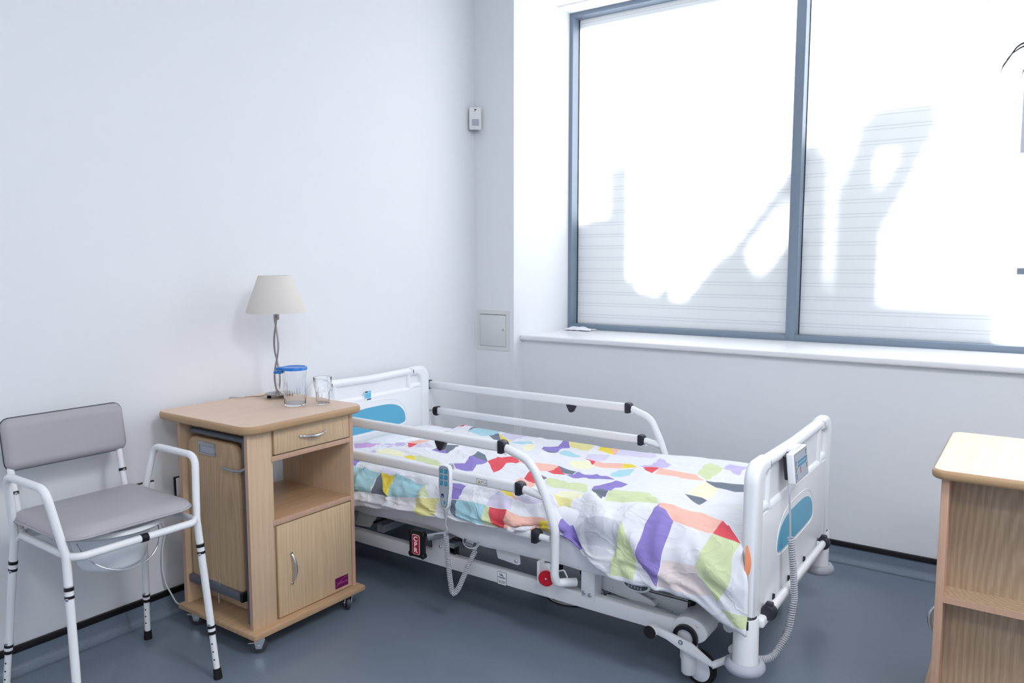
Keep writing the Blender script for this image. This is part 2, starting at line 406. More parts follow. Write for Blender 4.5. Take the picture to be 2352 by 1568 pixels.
# ---- unseen shapes added outside, outlined to throw the wanted shadows on the panels
mat('outdoor_grey', (120, 125, 130), .8); mat('outdoor_pavement', (150, 152, 150), .9)
def shade_at(px, pz, d):          # the point d metres outside whose shadow falls at (px, pz) on the panel
    k = d / -SUND.y; return Vector((px, P0, pz)) - SUND * k
def outdoor(name, polys, d, th, label, cat, soft=None):
    b = MB().m('outdoor_grey')
    for pts in polys:
        q = [shade_at(x, z, d) for x, z in pts]
        for v, (x, z) in zip(q, pts):
            if z == .2: v.z = -.05
        b.prism([(v.x, v.z) for v in q], (0, q[0].y, 0), X, Z, -th)
    return b.build(name, label=label, cat=cat)
MB().m('outdoor_pavement').box(-6, 12, 1.0, 14, -.2, -.05).build('ground', kind=ST)
outdoor('shadow_caster_tall', [[(.575, .2), (.575, 2.12), (.71, 2.14), (.71, .2)]], 1.05, .12, 'tall thin shape added outside for a blurred upright shadow rising above the blocky one', 'tall_shape')
outdoor('shadow_caster_block', [[(.20, .2), (.20, 1.72), (.48, 1.80), (.61, 1.80), (.61, .2)]], 1.75, .8, 'blocky shape added outside so its soft shadow fills the pane corner beside the window jamb', 'block_shape')
outdoor('shadow_caster_low', [[(.60, .2), (.60, 1.24), (.75, 1.40), (.80, 1.30), (.93, 1.28), (1.0, 1.43), (1.03, 1.25), (1.9, 1.25), (1.9, .2)]], 1.3, .15, 'low uneven shape added outside for the shadow along the bottom of the pane nearer the pillar', 'wall')
outdoor('shadow_caster_slope', [[(1.06, .2), (1.06, 1.22), (1.30, 1.52), (1.48, 1.60), (1.58, 1.42), (1.72, 1.62), (1.95, 1.66), (1.95, .2)], [(1.38, 1.56), (1.84, 2.20), (1.94, 2.14), (1.46, 1.54)], [(1.34, 1.52), (1.72, 2.03), (1.74, 2.0), (1.37, 1.5)]], 2.1, .3, 'sloping shape added outside so its shadow climbs towards the window mullion', 'structure')
outdoor('shadow_caster_post', [[(1.78, .2), (1.78, 2.12), (2.0, 2.12), (2.0, 1.35), (2.08, 1.50), (2.08, .9), (2.0, .2)]], 3.0, .2, 'upright shape added outside for the pale shadow close beside the window mullion', 'post')
outdoor('shadow_caster_hook', [[(2.045, .2), (2.045, 2.0), (2.09, 2.24), (2.17, 2.32), (2.48, 2.335), (2.50, 2.20), (2.20, 2.18), (2.21, 1.80), (2.25, 1.70), (2.25, .2)], [(2.20, 1.72), (2.20, 1.86), (2.35, 2.20), (2.495, 2.21), (2.41, 2.0), (2.28, 1.74)]], 1.5, .3, 'bent shape added outside for the largest shadow on the window, hooked at its top', 'structure')
outdoor('shadow_caster_base', [[(1.78, .2), (1.78, 1.27), (2.80, 1.235), (2.80, .2)]], 1.1, .4, 'long level shape added outside for the straight shadow below the hooked one', 'wall')
# ================================================================ things on the walls
b = MB().m('white_plastic')
def sens_o(x, z): return (x, 0, z)
cx = .02
r = thing('motion_sensor', (.0, .0, 2.30), 'white motion sensor mounted across the corner beside the window pillar', 'sensor')
U = Vector((1, 1, 0)).normalized(); Nn = Vector((1, -1, 0)).normalized()
oo = Vector((.0, .0, 0)) + Nn * .045
b = MB().m('offwhite_plastic').prism(rrect(-.037, .037, 2.295, 2.43, .008), oo, U, Z, .028, bev=.005); 
b.build('housing', r)
MB().m('grey_plastic').prism(rrect(-.022, .022, 2.318, 2.358, .006), oo + Nn * .0275, U, Z, .003, bev=.001).build('lens', r)
MB().m('mid_grey_metal').box(-.012, .012, -.012, .012, 2.285, 2.30, mx=Matrix.Translation(oo + Nn * .005)).build('bracket', r)
b = MB().m('red_label').prism(rrect(-.006, -.001, 2.402, 2.408, .001), oo + Nn * .0285, U, Z, .0006); b.m('print_dark').prism(rrect(-.007, .006, 2.411, 2.418, .001), oo + Nn * .0285, U, Z, .0006); b.build('indicator_print', r)
r = thing('access_panel', (.145, 0, .932), 'square white access panel with a keyhole, set in the pillar beside the window', 'panel')
b = MB().m('wall_paint_warm'); fr_ = [(.02, .272, 1.157, 1.182), (.02, .272, .930, .955), (.02, .043, .955, 1.157), (.245, .272, .955, 1.157)]
for x0, x1, z0, z1 in fr_: b.box(x0, x1, -.004, 0, z0, z1)
b.build('frame', r)
MB().m('wall_paint_warm').box(.0450, .2432, -.006, 0, .9568, 1.1535, bev=.001).build('door', r)
b = MB().m('black_strip').box(.0432, .2448, -.0015, 0, .9552, 1.1568); b.build('shadow_gap', r)
b = MB().m('chrome').lathe([(0, .010), (.006, .010), (.008, .007), (.008, 0)], (.225, -.0, 1.062), (0, -1, 0), 16); b.m('black_strip').box(.2245, .2255, -.0108, -.0095, 1.058, 1.066); b.build('lock', r)
# sockets and cable low on the left wall
def socket(y0, y1, z0, z1, lab):
    r = thing('wall_socket', (0, (y0 + y1) / 2, z0), lab, 'socket', None)
    MB().m('black_plastic').box(.0, .012, y0, y1, z0, z1, bev=.002).build('backplate', r)
    MB().m('white_plastic').box(.012, .022, y0 + .004, y1 - .004, z0 + .004, z1 - .004, bev=.002).build('faceplate', r)
    for yy in (.3, .7):
        MB().m('white_plastic').box(.022, .027, y0 + (y1 - y0) * yy - .009, y0 + (y1 - y0) * yy + .009, z1 - .03, z1 - .012, bev=.001).build('switch', r)
socket(-2.315, -2.185, .523, .585, 'white wall socket with black edge, behind the grey chair seat')
socket(-2.095, -1.955, .49, .575, 'white wall socket with black edge, half hidden behind the cabinet with the lamp')
b = MB().m('cable_white').tube([(.03, -2.25, .535), (.035, -2.235, .50), (.02, -2.175, .44), (.012, -2.145, .36), (.012, -2.165, .28), (.016, -2.17, .20), (.02, -2.16, .13), (.06, -2.14, .05), (.12, -2.08, .012), (.2, -1.98, .006)], .0032, 8, fillet=.05)
b.build('power_cable', label='thin white cable hanging from the socket to the floor between chair and cabinet', cat='cable')
# crumpled clear film on the sill
random.seed(9)
def film(u, v):
    x = .335 + .20 * u + .01 * math.sin(9 * v); y = .52 + .12 * v; z = 1.034 + .022 * abs(math.sin(5 * u + 7 * v)) * math.sin(math.pi * min(1, u * 1.0)) * math.sin(math.pi * v) + .004 * random.random()
    return Vector((x, y, z))
b = MB().m('sheet').quadgrid(film, 22, 14); o = b.build('plastic_film', label='crumpled piece of white film on the window sill near the pillar', cat='film')
md = o.modifiers.new('s', 'SOLIDIFY'); md.thickness = .0015
# ================================================================ bedside cabinet (left)
def handle_arc(p0, p1, out, bow, r=.004, name='handle', parent=None, m='chrome'):
    p0, p1, out, bow = map(Vector, (p0, p1, out, bow)); n = 14; pts = []; rad = []
    for k in range(n + 1):
        t = k / n; s_ = math.sin(math.pi * t); pts.append(p0.lerp(p1, t) + out * (s_ ** .6) + bow * s_); rad.append(r * (.7 + .9 * s_))
    b = MB().m(m).tube(pts, rad, 10, flat=None); b.cyl(p0 - out * .05, out, r * 1.2, out.length * .4, .0005, 10); b.cyl(p1 - out * .05, out, r * 1.2, out.length * .4, .0005, 10)
    return b.build(name, parent)
def castor(x, y, yaw, parent, r=.031, zt=.074):
    mx = Matrix.Translation((x, y, 0)) @ Matrix.Rotation(yaw, 4, 'Z')
    q = thing('castor', (x, y, 0), None, None); q.location = Vector((x, y, 0)) - wofs(parent); q.parent = parent
    ax = (mx.to_3x3() @ Y)
    b = MB().m('grey_rubber').lathe([(0, -.010), (r * .8, -.010), (r, -.007), (r, .007), (r * .8, .010), (0, .010)], (x, y, r), ax, 28); b.build('wheel', q)
    b = MB().m('chrome')
    for s_ in (-1, 1):
        o = Vector((x, y, 0)) + ax * s_ * .014
        D = mx.to_3x3() @ X
        b.prism([(-.010, .022), (.010, .020), (.024, .056), (.022, zt - .008), (-.014, zt - .008), (-.016, .05)], o, D, Z, .0024, centre=True)
    b.box(-.016, .024, -.0155, .0155, zt - .010, zt - .006, mx=mx); b.cyl((x, y, zt - .006), Z, .012, .008, .001, 14)
    b.cyl(Vector((x, y, r)) - ax * .018, ax, .005, .036, .001, 12)
    b.box(-.038, -.014, -.013, .013, zt - .03, zt - .026, bev=.001, mx=mx)
    b.build('fork', q)
cab = thing('bedside_cabinet', (.40, -1.905, 0), 'oak bedside cabinet with open shelf beside the bed head, carrying the lamp, jug and glass', 'cabinet', 'bedside cabinets')
ZTOP = .88
b = MB().m('oak_board').box(.155, .652, -2.190, -1.628, .075, .096, bev=.003); b.build('base_board', cab)
def top_slab(x0, x1, y0, y1, z0, z1, r, parent, face='oak_top', edge='oak_band'):
    b = MB().m(edge).prism(rrect(x0, x1, y0, y1, r, 8), (0, 0, z0), X, Y, z1 - z0, bev=.011, seg=4)
    b.m(face).prism(rrect(x0 + .007, x1 - .007, y0 + .007, y1 - .007, r - .007, 8), (0, 0, z1 - .001), X, Y, .0012)
    return b.build('top', parent)
top_slab(.045, .648, -2.192, -1.602, .848, ZTOP, .055, cab)
b = MB().m('oak').box(.17, .611, -1.663, -1.645, .096, .848, bev=.001); b.m('oak_edge').box(.6105, .612, -1.663, -1.645, .096, .848); b.build('side_panel', cab)
b = MB().m('oak').box(.17, .602, -2.066, -2.048, .096, .848, bev=.001); b.build('side_panel', cab)
b = MB().m('oak').box(.594, .611, -2.165, -2.062, .096, .848, bev=.001); b.m('oak_edge').box(.594, .6112, -2.1665, -2.1645, .096, .848); b.build('front_post', cab)
b = MB().m('oak').box(.165, .185, -2.165, -2.062, .096, .848, bev=.001); b.m('oak_edge').box(.165, .185, -2.1665, -2.1645, .096, .848); b.build('back_post', cab)
b = MB().m('oak').box(.165, .18, -2.062, -1.655, .096, .485); b.m('oak').box(.165, .18, -2.062, -1.655, .72, .848); b.build('back_panel', cab)
b = MB().m('oak').box(.18, .606, -2.048, -1.663, .726, .742, bev=.001); b.m('oak_edge').box(.606, .6115, -2.062, -1.663, .724, .744, bev=.001); b.build('divider', cab)
b = MB().m('oak_board').box(.18, .606, -2.048, -1.663, .474, .492, bev=.001); b.m('oak_edge').box(.606, .6115, -2.062, -1.663, .472, .494, bev=.001); b.build('shelf', cab)
b = MB().m('oak_door').box(.594, .6125, -2.046, -1.667, .748, .846, bev=.0015); dr = b.build('drawer', cab)
handle_arc((.613, -1.925, .800), (.613, -1.800, .797), (.020, 0, 0), (0, 0, -.006), .0042, parent=dr)
b = MB().m('oak_door').box(.596, .6125, -2.046, -1.667, .100, .468, bev=.0015); do = b.build('door', cab)
handle_arc((.613, -1.985, .345), (.613, -1.985, .222), (.020, 0, 0), (0, .008, 0), .0042, parent=do)
b = MB().m('maroon_label').prism(rrect(-1.762, -1.690, .113, .159, .001), (.6125, 0, 0), Y, Z, .0008); lb = b.build('maker_label', do)
b = MB().m('maroon_print').tube([(.6136, -1.757 + .064 * t, .124 + .028 * math.sin(t * 1.75)) for t in [k / 12 for k in range(13)]], .0007, 6); b.build('printed_arc', lb)
text('Tenhurst', .0165, (.6134, -1.724, .1335), Y, Z, 'maroon_print', lb, th=.0002)
# folded overbed table stowed in the side recess
tl = thing('stowed_table', (.40, -1.905, 0), None, None); tl.parent = cab; tl.location = (0, 0, 0)
b = MB().m('oak_band').prism(rrect(.192, .528, .213, .792, [.015, .015, .05, .05], 8), (0, -2.120, 0), X, Z, .022, bev=.006, seg=3)
b.m('oak_leaf').prism(rrect(.197, .523, .218, .787, [.012, .012, .046, .046], 8), (0, -2.1415, 0), X, Z, .001)
b.build('table_leaf', tl)
b = MB().m('aluminium')
for x0, x1, z0, z1 in ((.275, .382, .764, .779), (.275, .382, .728, .735), (.275, .281, .735, .764), (.376, .382, .735, .764)): b.box(x0, x1, -2.1475, -2.142, z0, z1, bev=.001)
b.m('grey_plastic').box(.281, .376, -2.1435, -2.142, .735, .764); b.build('recessed_pull', tl)
b = MB().m('dark_grey_paint').tube([(.215, -2.132, .813), (.553, -2.132, .813), (.553, -2.132, .10)], .0120, 12, fillet=.012, fs=3); b.build('support_tube', tl)
b = MB().m('mid_grey_metal').tube([(.575, -2.138, .715), (.555, -2.158, .70), (.52, -2.164, .697), (.445, -2.160, .699)], [.006, .006, .006, .0045], 10, fillet=.02); b.build('retaining_hook', tl)
b = MB().m('dark_grey_paint').box(.19, .522, -2.158, -2.118, .186, .218, bev=.003); b.m('black_plastic').box(.522, .540, -2.159, -2.117, .184, .220, bev=.004)
b.m('chrome')
for x in (.25, .33, .37): b.cyl((x, -2.139, .216), Z, .008, .012, .001, 12)
for x in (.30, .36, .55): b.cyl((x, -2.139, .13), Z, .004, .056, .001, 10)
b.build('hinge_bar', tl)
for x, y, a in ((.604, -2.140, .9), (.604, -1.69, -.5), (.205, -2.140, .6), (.205, -1.69, .3)): castor(x, y, a, cab)
# ================================================================ table lamp
LX, LY = .204, -1.700
lamp = thing('table_lamp', (LX, LY, ZTOP), 'table lamp with cream tapered shade and twisted metal stem, on the bedside cabinet', 'lamp')
MB().m('brushed_nickel').lathe([(0, .014), (.050, .014), (.058, .016), (.058, .019), (.05, .021), (.02, .024), (.013, .030), (0, .030)], (LX, LY, ZTOP), Z, 40).build('base', lamp)
for k in range(3):
    a = 2.2 + k * 2.094; MB().m('black_rubber').cyl((LX + .042 * math.cos(a), LY + .042 * math.sin(a), ZTOP), Z, .009, .0145, .001, 14).build('foot', lamp)
for ph, amp in ((0, 1), (math.pi, 1)):
    pts = []; z0, z1 = ZTOP + .028, 1.232
    for k in range(41):
        t = k / 40; A = .0135 * math.sin(math.pi * t * 2.15 + .35) * math.exp(-.5 * t) * amp * (1 if ph == 0 else -1); off = .005 * (1 if ph == 0 else -1)
        D = Vector((.82, .57, 0)); E2 = Vector((-.57, .82, 0))
        pts.append(Vector((LX, LY, 0)) - D * A - D * .004 + E2 * off * math.cos(math.pi * t * 2.15) + Z * (z0 + (z1 - z0) * t))
    MB().m('brushed_nickel').tube(pts, .0043, 10).build('stem_rod', lamp)
MB().m('brushed_nickel').lathe([(0, 0), (.011, 0), (.0125, .002), (.0125, .032), (.010, .034), (0, .034)], (LX, LY, 1.226), Z, 24).build('lamp_socket', lamp)
b = MB().m('linen_shade').lathe([(.128, 0), (.1285, .004), (.0715, .161), (.0705, .162), (.0695, .161), (.126, .003)], (LX, LY, 1.259), Z, 64, closed=True); sh = b.build('shade', lamp)
b = MB().m('white_paint')
b.tube([(LX + .07 * math.cos(a), LY + .07 * math.sin(a), 1.412) for a in [k * math.pi / 12 for k in range(24)]], .0018, 6, closed=True)
for k in range(3):
    a = k * 2.094; b.tube([(LX, LY, 1.39), (LX + .07 * math.cos(a), LY + .07 * math.sin(a), 1.412)], .0016, 6)
b.build('shade_ring', lamp)
MB().m('offwhite_plastic').lathe([(0, 0), (.013, 0), (.013, .03), (.028, .075), (.03, .095), (.02, .118), (0, .125)], (LX, LY, 1.258), Z, 24).build('bulb', lamp)
b = MB().m('brushed_nickel').tube([(LX - .045, LY - .02, ZTOP + .012), (LX - .07, LY - .05, ZTOP + .004), (LX - .11, LY - .07, ZTOP + .004), (.085, LY - .10, ZTOP + .003), (.052, LY - .14, ZTOP + .004), (.034, LY - .15, ZTOP - .01), (.030, LY - .16, .75), (.02, LY - .18, .6)], .0022, 8, fillet=.02); b.build('power_cord', lamp)
# ================================================================ jug and glass
JX, JY = .417, -1.783
jug = thing('water_jug', (JX, JY, ZTOP), 'clear ribbed plastic jug with blue lid on the bedside cabinet', 'jug')
def fluted(prof, o, n, ribs, amp, z0, z1, inner):
    """thin walled vessel; outer wall fluted between z0 and z1"""
    o = Vector(o); t = bmesh.new(); R = []
    full = [(r, h, 1) for r, h in prof] + [(r, h, 0) for r, h in inner]
    for r, h, f in full:
        ring = []
        for k in range(n):
            a = 2 * math.pi * k / n; w = amp * (.5 - .5 * math.cos(ribs * a)) * f * max(0, min(1, (h - z0) / .004)) * max(0, min(1, (z1 - h) / .01))
            ring.append(t.verts.new(o + Vector(((r - w) * math.cos(a), (r - w) * math.sin(a), h))))
        R.append(ring)
    for a, b_ in zip(R, R[1:]):
        for k in range(n): t.faces.new((a[k], a[(k + 1) % n], b_[(k + 1) % n], b_[k]))
    t.faces.new(R[0][::-1]); t.faces.new(R[-1]); bmesh.ops.recalc_face_normals(t, faces=t.faces); return t
b = MB().m('clear_plastic'); b._add(fluted([(.042, 0), (.0435, .002), (.0445, .010), (.0455, .03), (.047, .06), (.0482, .10), (.0493, .142), (.050, .155)], (JX, JY, ZTOP + .0005), 120, 26, .0010, .012, .09, [(.0475, .155), (.0468, .142), (.0435, .05), (.0415, .010), (.040, .007)])); b.build('body', jug)
HD = Vector((-.80, -.60, 0)).normalized()   # handle and spout side
HP = HD.cross(Z)
c0 = Vector((JX, JY, ZTOP))
b = MB().m('clear_plastic').tube([c0 + HD * .045 + Z * .145, c0 + HD * .074 + Z * .143, c0 + HD * .076 + Z * .12, c0 + HD * .066 + Z * .065, c0 + HD * .043 + Z * .048], .0022, 10, fillet=.014, flat=.0085, up=HP); b.build('handle', jug)
b = MB().m('lid_blue').lathe([(0, .157), (.050, .157), (.0515, .151), (.0535, .151), (.0535, .160), (.0515, .163), (.046, .1635), (.044, .161), (0, .161)], c0, Z, 48)
b.prism([(-.022, .040), (.022, .040), (.015, .072), (-.015, .072)], c0 + Z * .150, HP, HD, .012, bev=.002)
b.prism([(-.024, .046), (.024, .046), (.018, .080), (-.018, .080)], c0 + Z * .136 + HD * .002, HP, HD, .010, bev=.002)
b.build('lid', jug)
GX, GY_ = .490, -1.696
gl = MB().m('glass'); gl._add(fluted([(.026, 0), (.0285, .002), (.0285, .008), (.030, .05), (.0318, .060), (.0355, .068), (.037, .09), (.0385, .1135), (.0380, .1145)], (GX, GY_, ZTOP + .0005), 96, 12, .0016, .008, .062, [(.0368, .1140), (.0355, .09), (.0335, .069), (.0285, .058), (.0265, .016), (.022, .011)]))
gl.build('drinking_glass', loc=(GX, GY_, ZTOP), label='empty fluted drinking glass on the bedside cabinet beside the jug', cat='glass')
# ================================================================ bedside cabinet (right, seen from its side)
c2 = thing('bedside_cabinet', (3.06, -1.09, 0), 'oak bedside cabinet standing apart past the bed foot, open side shelves, bare top', 'cabinet', 'bedside cabinets')
MB().m('oak_board').box(2.728, 3.36, -1.405, -.805, .075, .096, bev=.003).build('base_board', c2)
top_slab(2.738, 3.345, -1.400, -.775, .852, ZTOP, .04, c2, face='oak_top')
b = MB().m('oak_edge').box(2.765, 2.786, -1.375, -1.26, .096, .852, bev=.001); b.build('post', c2)
b = MB().m('oak_edge').box(3.30, 3.32, -1.375, -1.26, .096, .852, bev=.001); b.build('post', c2)
MB().m('oak_far').box(2.786, 3.30, -1.275, -1.26, .096, .852).build('back_panel', c2)
b = MB().m('oak_far').box(2.786, 3.30, -1.368, -1.275, .480, .498); b.m('oak_edge').box(2.786, 3.30, -1.3685, -1.366, .4795, .4985); b.build('shelf', c2)
MB().m('oak').box(2.768, 3.32, -.82, -.80, .096, .852).build('side_panel', c2)
d2 = MB().m('oak_door').box(2.762, 2.778, -1.255, -.825, .10, .485, bev=.0015).build('door', c2)
handle_arc((2.762, -1.215, .405), (2.762, -1.215, .310), (-.022, 0, 0), (0, 0, 0), .0042, parent=d2)
d3 = MB().m('oak_door').box(2.762, 2.778, -1.255, -.825, .74, .846, bev=.0015).build('drawer', c2)
for x, y, a in ((2.78, -1.35, .9), (2.80, -.85, .5), (3.3, -1.35, .6), (3.3, -.85, .3)): castor(x, y, a, c2)

# ================================================================ hospital bed
BY = -.985
bed = thing('hospital_bed', (1.15, BY, 0), 'white adjustable hospital bed with folding side rails and blue-panelled end boards', 'bed')
# ---- end boards
def lens(cy, hw, z0, z1, n=48):
    out = []; zc = z0 + (z1 - z0) * .22
    for k in range(n):
        a = 2 * math.pi * k / n; c, s_ = math.cos(a), math.sin(a)
        y = cy + hw * (1 if c > 0 else -1) * abs(c) ** .62
        z = zc + ((z1 - zc) * abs(s_) ** .95 if s_ > 0 else -(zc - z0) * abs(s_) ** .40); out.append((y, z))
    return out
def end_board(name, X0, y0, y1, zb, zt, zm, sgn, lz):
    """X0 centre plane; zm = lower edge of the hand openings; sgn = side that carries the blue inset"""
    b = MB().m('white_plastic')
    b.prism(rrect(y0 + .05, y1 - .05, zb, zm - .004, .018), (X0, 0, 0), Y, Z, .036, bev=.006, seg=3, centre=True)
    b.prism(rrect(y0 + .05, y1 - .05, zm - .04, zt - .03, .01), (X0, 0, 0), Y, Z, .010, centre=True)
    s = .165
    b.tube([(X0, y0 + .06, zm + .006), (X0, y0 + s - .03, zm + .006), (X0, y0 + s + .01, zm - .012), (X0, y1 - s - .01, zm - .012), (X0, y1 - s + .03, zm + .006), (X0, y1 - .06, zm + .006)], .0185, 16, fillet=.03, fs=5, flat=.022, up=(0, 0, 1))
    for a, c in ((y0, 1), (y1, -1)): b.tube([(X0, a + c * s, zm - .01), (X0, a + c * s, zt - .03)], .0165, 16)
    bd = b.build(name, bed)
    for a, c in ((y0, 1), (y1, -1)):      # end post flowing into the raised shoulder
        r1, r2, wd = .07, .03, .078; P = [(a, zb), (a, zt - r1)]
        P += [(a + c * (r1 - r1 * math.cos(math.radians(k * 10))), zt - r1 + r1 * math.sin(math.radians(k * 10))) for k in range(1, 10)]
        P += [(a + c * .150, zt), (a + c * .155, zt - .006), (a + c * .155, zt - .044), (a + c * .150, zt - .050)]
        P += [(a + c * (wd + r2 - r2 * math.sin(math.radians(k * 15))), zt - .050 - r2 + r2 * math.cos(math.radians(k * 15))) for k in range(0, 7)]
        P += [(a + c * wd, zb)]
        b = MB().m('white_plastic').prism(P, (X0, 0, 0), Y, Z, .050, bev=.019, seg=5, centre=True); b.build('shoulder_frame', bd)
    b = MB().m('white_plastic').tube([(X0, y0 + .13, zt - .024), (X0, (y0 + y1) / 2, zt - .030), (X0, y1 - .13, zt - .024)], .0215, 16, fillet=.2, fs=6)
    b.build('grip_bar', bd)
    xs = X0 + sgn * .0175
    b = MB().m('blue_panel').prism(lens((y0 + y1) / 2, lz[0], lz[1], lz[2]), (xs if sgn > 0 else xs + .0012, 0, 0), Y, Z, .0012); b.build('inset_panel', bd)
    b = MB().m('white_plastic').tube([(xs, y, z) for y, z in lens((y0 + y1) / 2, lz[0] + .012, lz[1] - .012, lz[2] + .03)], .0022, 6, closed=True); b.build('inset_rim', bd)
    return bd
hb = end_board('headboard', .065, -1.425, -.545, .36, .893, .775, 1, (.235, .585, .715))
fb = end_board('footboard', 2.25, -1.500, -.470, .315, .842, .665, 1, (.245, .462, .582))
b = MB().m('label_white').box(.0835, .0845, -1.06, -1.012, .755, .808); b.m('sky_print').box(.0842, .0849, -1.058, -1.014, .767, .795); b.m('blue_print').box(.0842, .0849, -1.058, -1.036, .797, .805); b.box(.0842, .0849, -1.044, -1.014, .757, .764); b.m('sky_print').box(.0842, .0849, -1.034, -1.014, .797, .805)
b.build('sticker', hb)
# board brackets
b = MB().m('white_paint').box(2.262, 2.29, -1.44, -.53, .283, .318, bev=.01, seg=3); b.build('foot_flange', fb)
# ---- side rails
def flatbar(x0, x1, y, z0, z1, th=.026): return MB().m('white_paint').box(x0, x1, y - th / 2, y + th / 2, z0, z1, bev=.0105, seg=4)
def knuckle(x, y, z, side, s=1.0, w=.034, h=.052):
    b = MB().m('charcoal_plastic').prism(rrect(-w / 2, w / 2, -h / 2, h / 2, [.004, .018, .018, .004] if side > 0 else [.018, .004, .004, .018], 5), (x, y + .018, z), X, Z, .036, bev=.003)
    b.m('black_rubber').cyl((x + .004, y - .0185, z), (0, -1, 0), .0085, .002, .0006, 18); b.m('charcoal_plastic').cyl((x + .004, y - .020, z), (0, -1, 0), .005, .0012, .0004, 14)
    return b
def side_rail(yr, xk1, xk2, xs, ends, zt_=.760, head_x=.05, y_in=1, sticker=False):
    q = thing('side_rail', (1.0, yr, 0), None, None); q.parent = bed; q.location = Vector((1.0, yr, 0)) - Vector(bed.location)
    z1, z2, z3 = zt_, zt_ - .152, zt_ - .326
    flatbar(head_x, xk1 - .012, yr, z1 - .0215, z1 + .0215).build('rail_bar', q)
    flatbar(head_x + .06, xk2 - .012, yr, z2 - .0215, z2 + .0215).build('rail_bar', q)
    flatbar(head_x + .12, xk2 + .06, yr, z3 - .016, z3 + .016, th=.022).build('rail_bar', q)
    for x, z in ((xk1, z1), (xk2, z2), (xk2 + .075, z3)): knuckle(x, yr, z, 1).build('end_cap', q)
    for x, z in ((head_x - .008, z1), (head_x + .052, z2), (head_x + .112, z3)): knuckle(x, yr, z, -1).build('end_cap', q)
    e = ends
    b = MB().m('white_paint').tube([(xk1 + .012, yr, z1 - .003)] + [(x, yr + dy, z) for x, z, dy in e], .0165, 16, fillet=.07, fs=8)
    b.build('end_post', q)
    b = MB().m('white_paint').tube([(xk2 + .014, yr, z2 - .002), (xk2 + .03, yr, z2 - .003), (xs[0], yr, z2 - .014)], .0155, 14)
    b.tube([(xk2 + .085, yr, z3), (xs[1], yr, z3)], .013, 14)
    for x, z in ((xk1 + .022, z1 - .022), (xk2 + .03, z2 - .020)): b.cyl((x, yr - .012, z), (0, -1, 0), .005, .006, .001, 10)
    b.build('post_stub', q)
    b = MB().m('white_paint').tube([(head_x - .025, yr, z1 - .03), (head_x - .018, yr, z2), (head_x + .02, yr, .36), (head_x + .05, yr + y_in * .06, .34)], .013, 12, fillet=.04)
    for z in (z2, z3): b.tube([(head_x - .02, yr, z), (head_x + .05, yr, z)], .009, 10)
    b.build('head_post', q)
    b = MB().m('charcoal_plastic').prism([(-.026, .006), (-.024, -.004), (-.010, -.030), (-.004, -.034), (.006, -.034), (.012, -.030), (.026, -.004), (.027, .006)], (.965 if yr < -1 else 1.0, yr + .013, z1 - .024), X, Z, .024, bev=.002); b.build('release_latch', q)
    if sticker:
        w = MB().m('label_white').prism(rrect(1.163, 1.212, z2 - .011, z2 + .009, .003), (0, yr - .0133, 0), X, Z, .0008)
        w.m('label_yellow').prism([(1.168, z2 - .008), (1.182, z2 - .008), (1.175, z2 + .006)], (0, yr - .0138, 0), X, Z, .0008)
        w.m('print_dark')
        for x0, x1, a, c in ((1.162, 1.213, -.0118, -.0108), (1.162, 1.213, .0088, .0098), (1.162, 1.163, -.011, .009), (1.212, 1.213, -.011, .009), (1.1745, 1.1755, -.004, .002), (1.186, 1.190, -.005, .004), (1.196, 1.1968, -.008, .006), (1.201, 1.2018, -.008, .004), (1.204, 1.208, -.006, -.002)):
            w.box(x0, x1, yr - .0142, yr - .0134, z2 + a, z2 + c)
        w.build('warning_sticker', q)
    return q
YN, YF = -1.488, -.482
side_rail(YN, 1.282, 1.365, (1.47, 1.50), [(1.392, .728, 0), (1.430, .690, 0), (1.476, .600, 0), (1.516, .490, 0), (1.522, .470, 0), (1.520, .300, 0), (1.522, .266, .01), (1.575, .262, .07)], zt_=.762, sticker=True, y_in=1)
side_rail(YF, 1.330, 1.402, (1.50, 1.50), [(1.42, .735, 0), (1.452, .715, 0), (1.50, .620, 0), (1.535, .53, 0), (1.538, .30, 0), (1.58, .27, -.06)], zt_=.764, y_in=-1, head_x=.03)
# ---- base frame
b = MB().m('white_paint')
for y0 in (-1.422, -.583): b.box(.20, 1.985, y0, y0 + .035, .168, .227, bev=.004)
b.build('base_beam', bed)
b = MB().m('white_paint')
for x in (2.035, .17):
    b.prism([(.058 * math.cos(a), .04 * math.sin(a)) for a in [k * math.pi / 12 for k in range(24)]], (x, -.53, .205), X, Z, .89)
    b.prism([(.064 * math.cos(a), .046 * math.sin(a)) for a in [k * math.pi / 12 for k in range(24)]], (x, -1.32, .205), X, Z, .11, bev=.004)
    b.prism([(.064 * math.cos(a), .046 * math.sin(a)) for a in [k * math.pi / 12 for k in range(24)]], (x, -.54, .205), X, Z, .11, bev=.004)
b.build('cross_tube', bed)
b = MB().m('white_paint').tube([(2.135, -1.32, .20), (2.135, -.65, .20)], .020, 16); b.build('cross_rod', bed)
b = MB().m('offwhite_plastic')       # lifting guide rails inside the base
for y in (-1.325, -.68):
    b.box(1.70, 1.985, y, y + .006, .195, .258); b.box(1.70, 1.985, y, y + .042, .254, .260); b.box(1.70, 1.985, y, y + .042, .188, .194)
b.box(1.68, 1.93, -1.372, -1.328, .200, .208); b.box(1.68, 1.93, -1.372, -1.366, .200, .222)
b.m('black_plastic')
for y in (-1.325, -.68): b.box(1.985, 2.0, y - .002, y + .044, .192, .262, bev=.003)
b.build('guide_rail', bed)
b = MB().m('mid_grey_metal').box(1.90, 1.95, -1.24, -.70, .20, .246, bev=.003); b.box(.50, .54, -1.40, -.56, .236, .27); b.box(.9, .96, -1.40, -.56, .236, .275); b.build('cross_bar', bed)
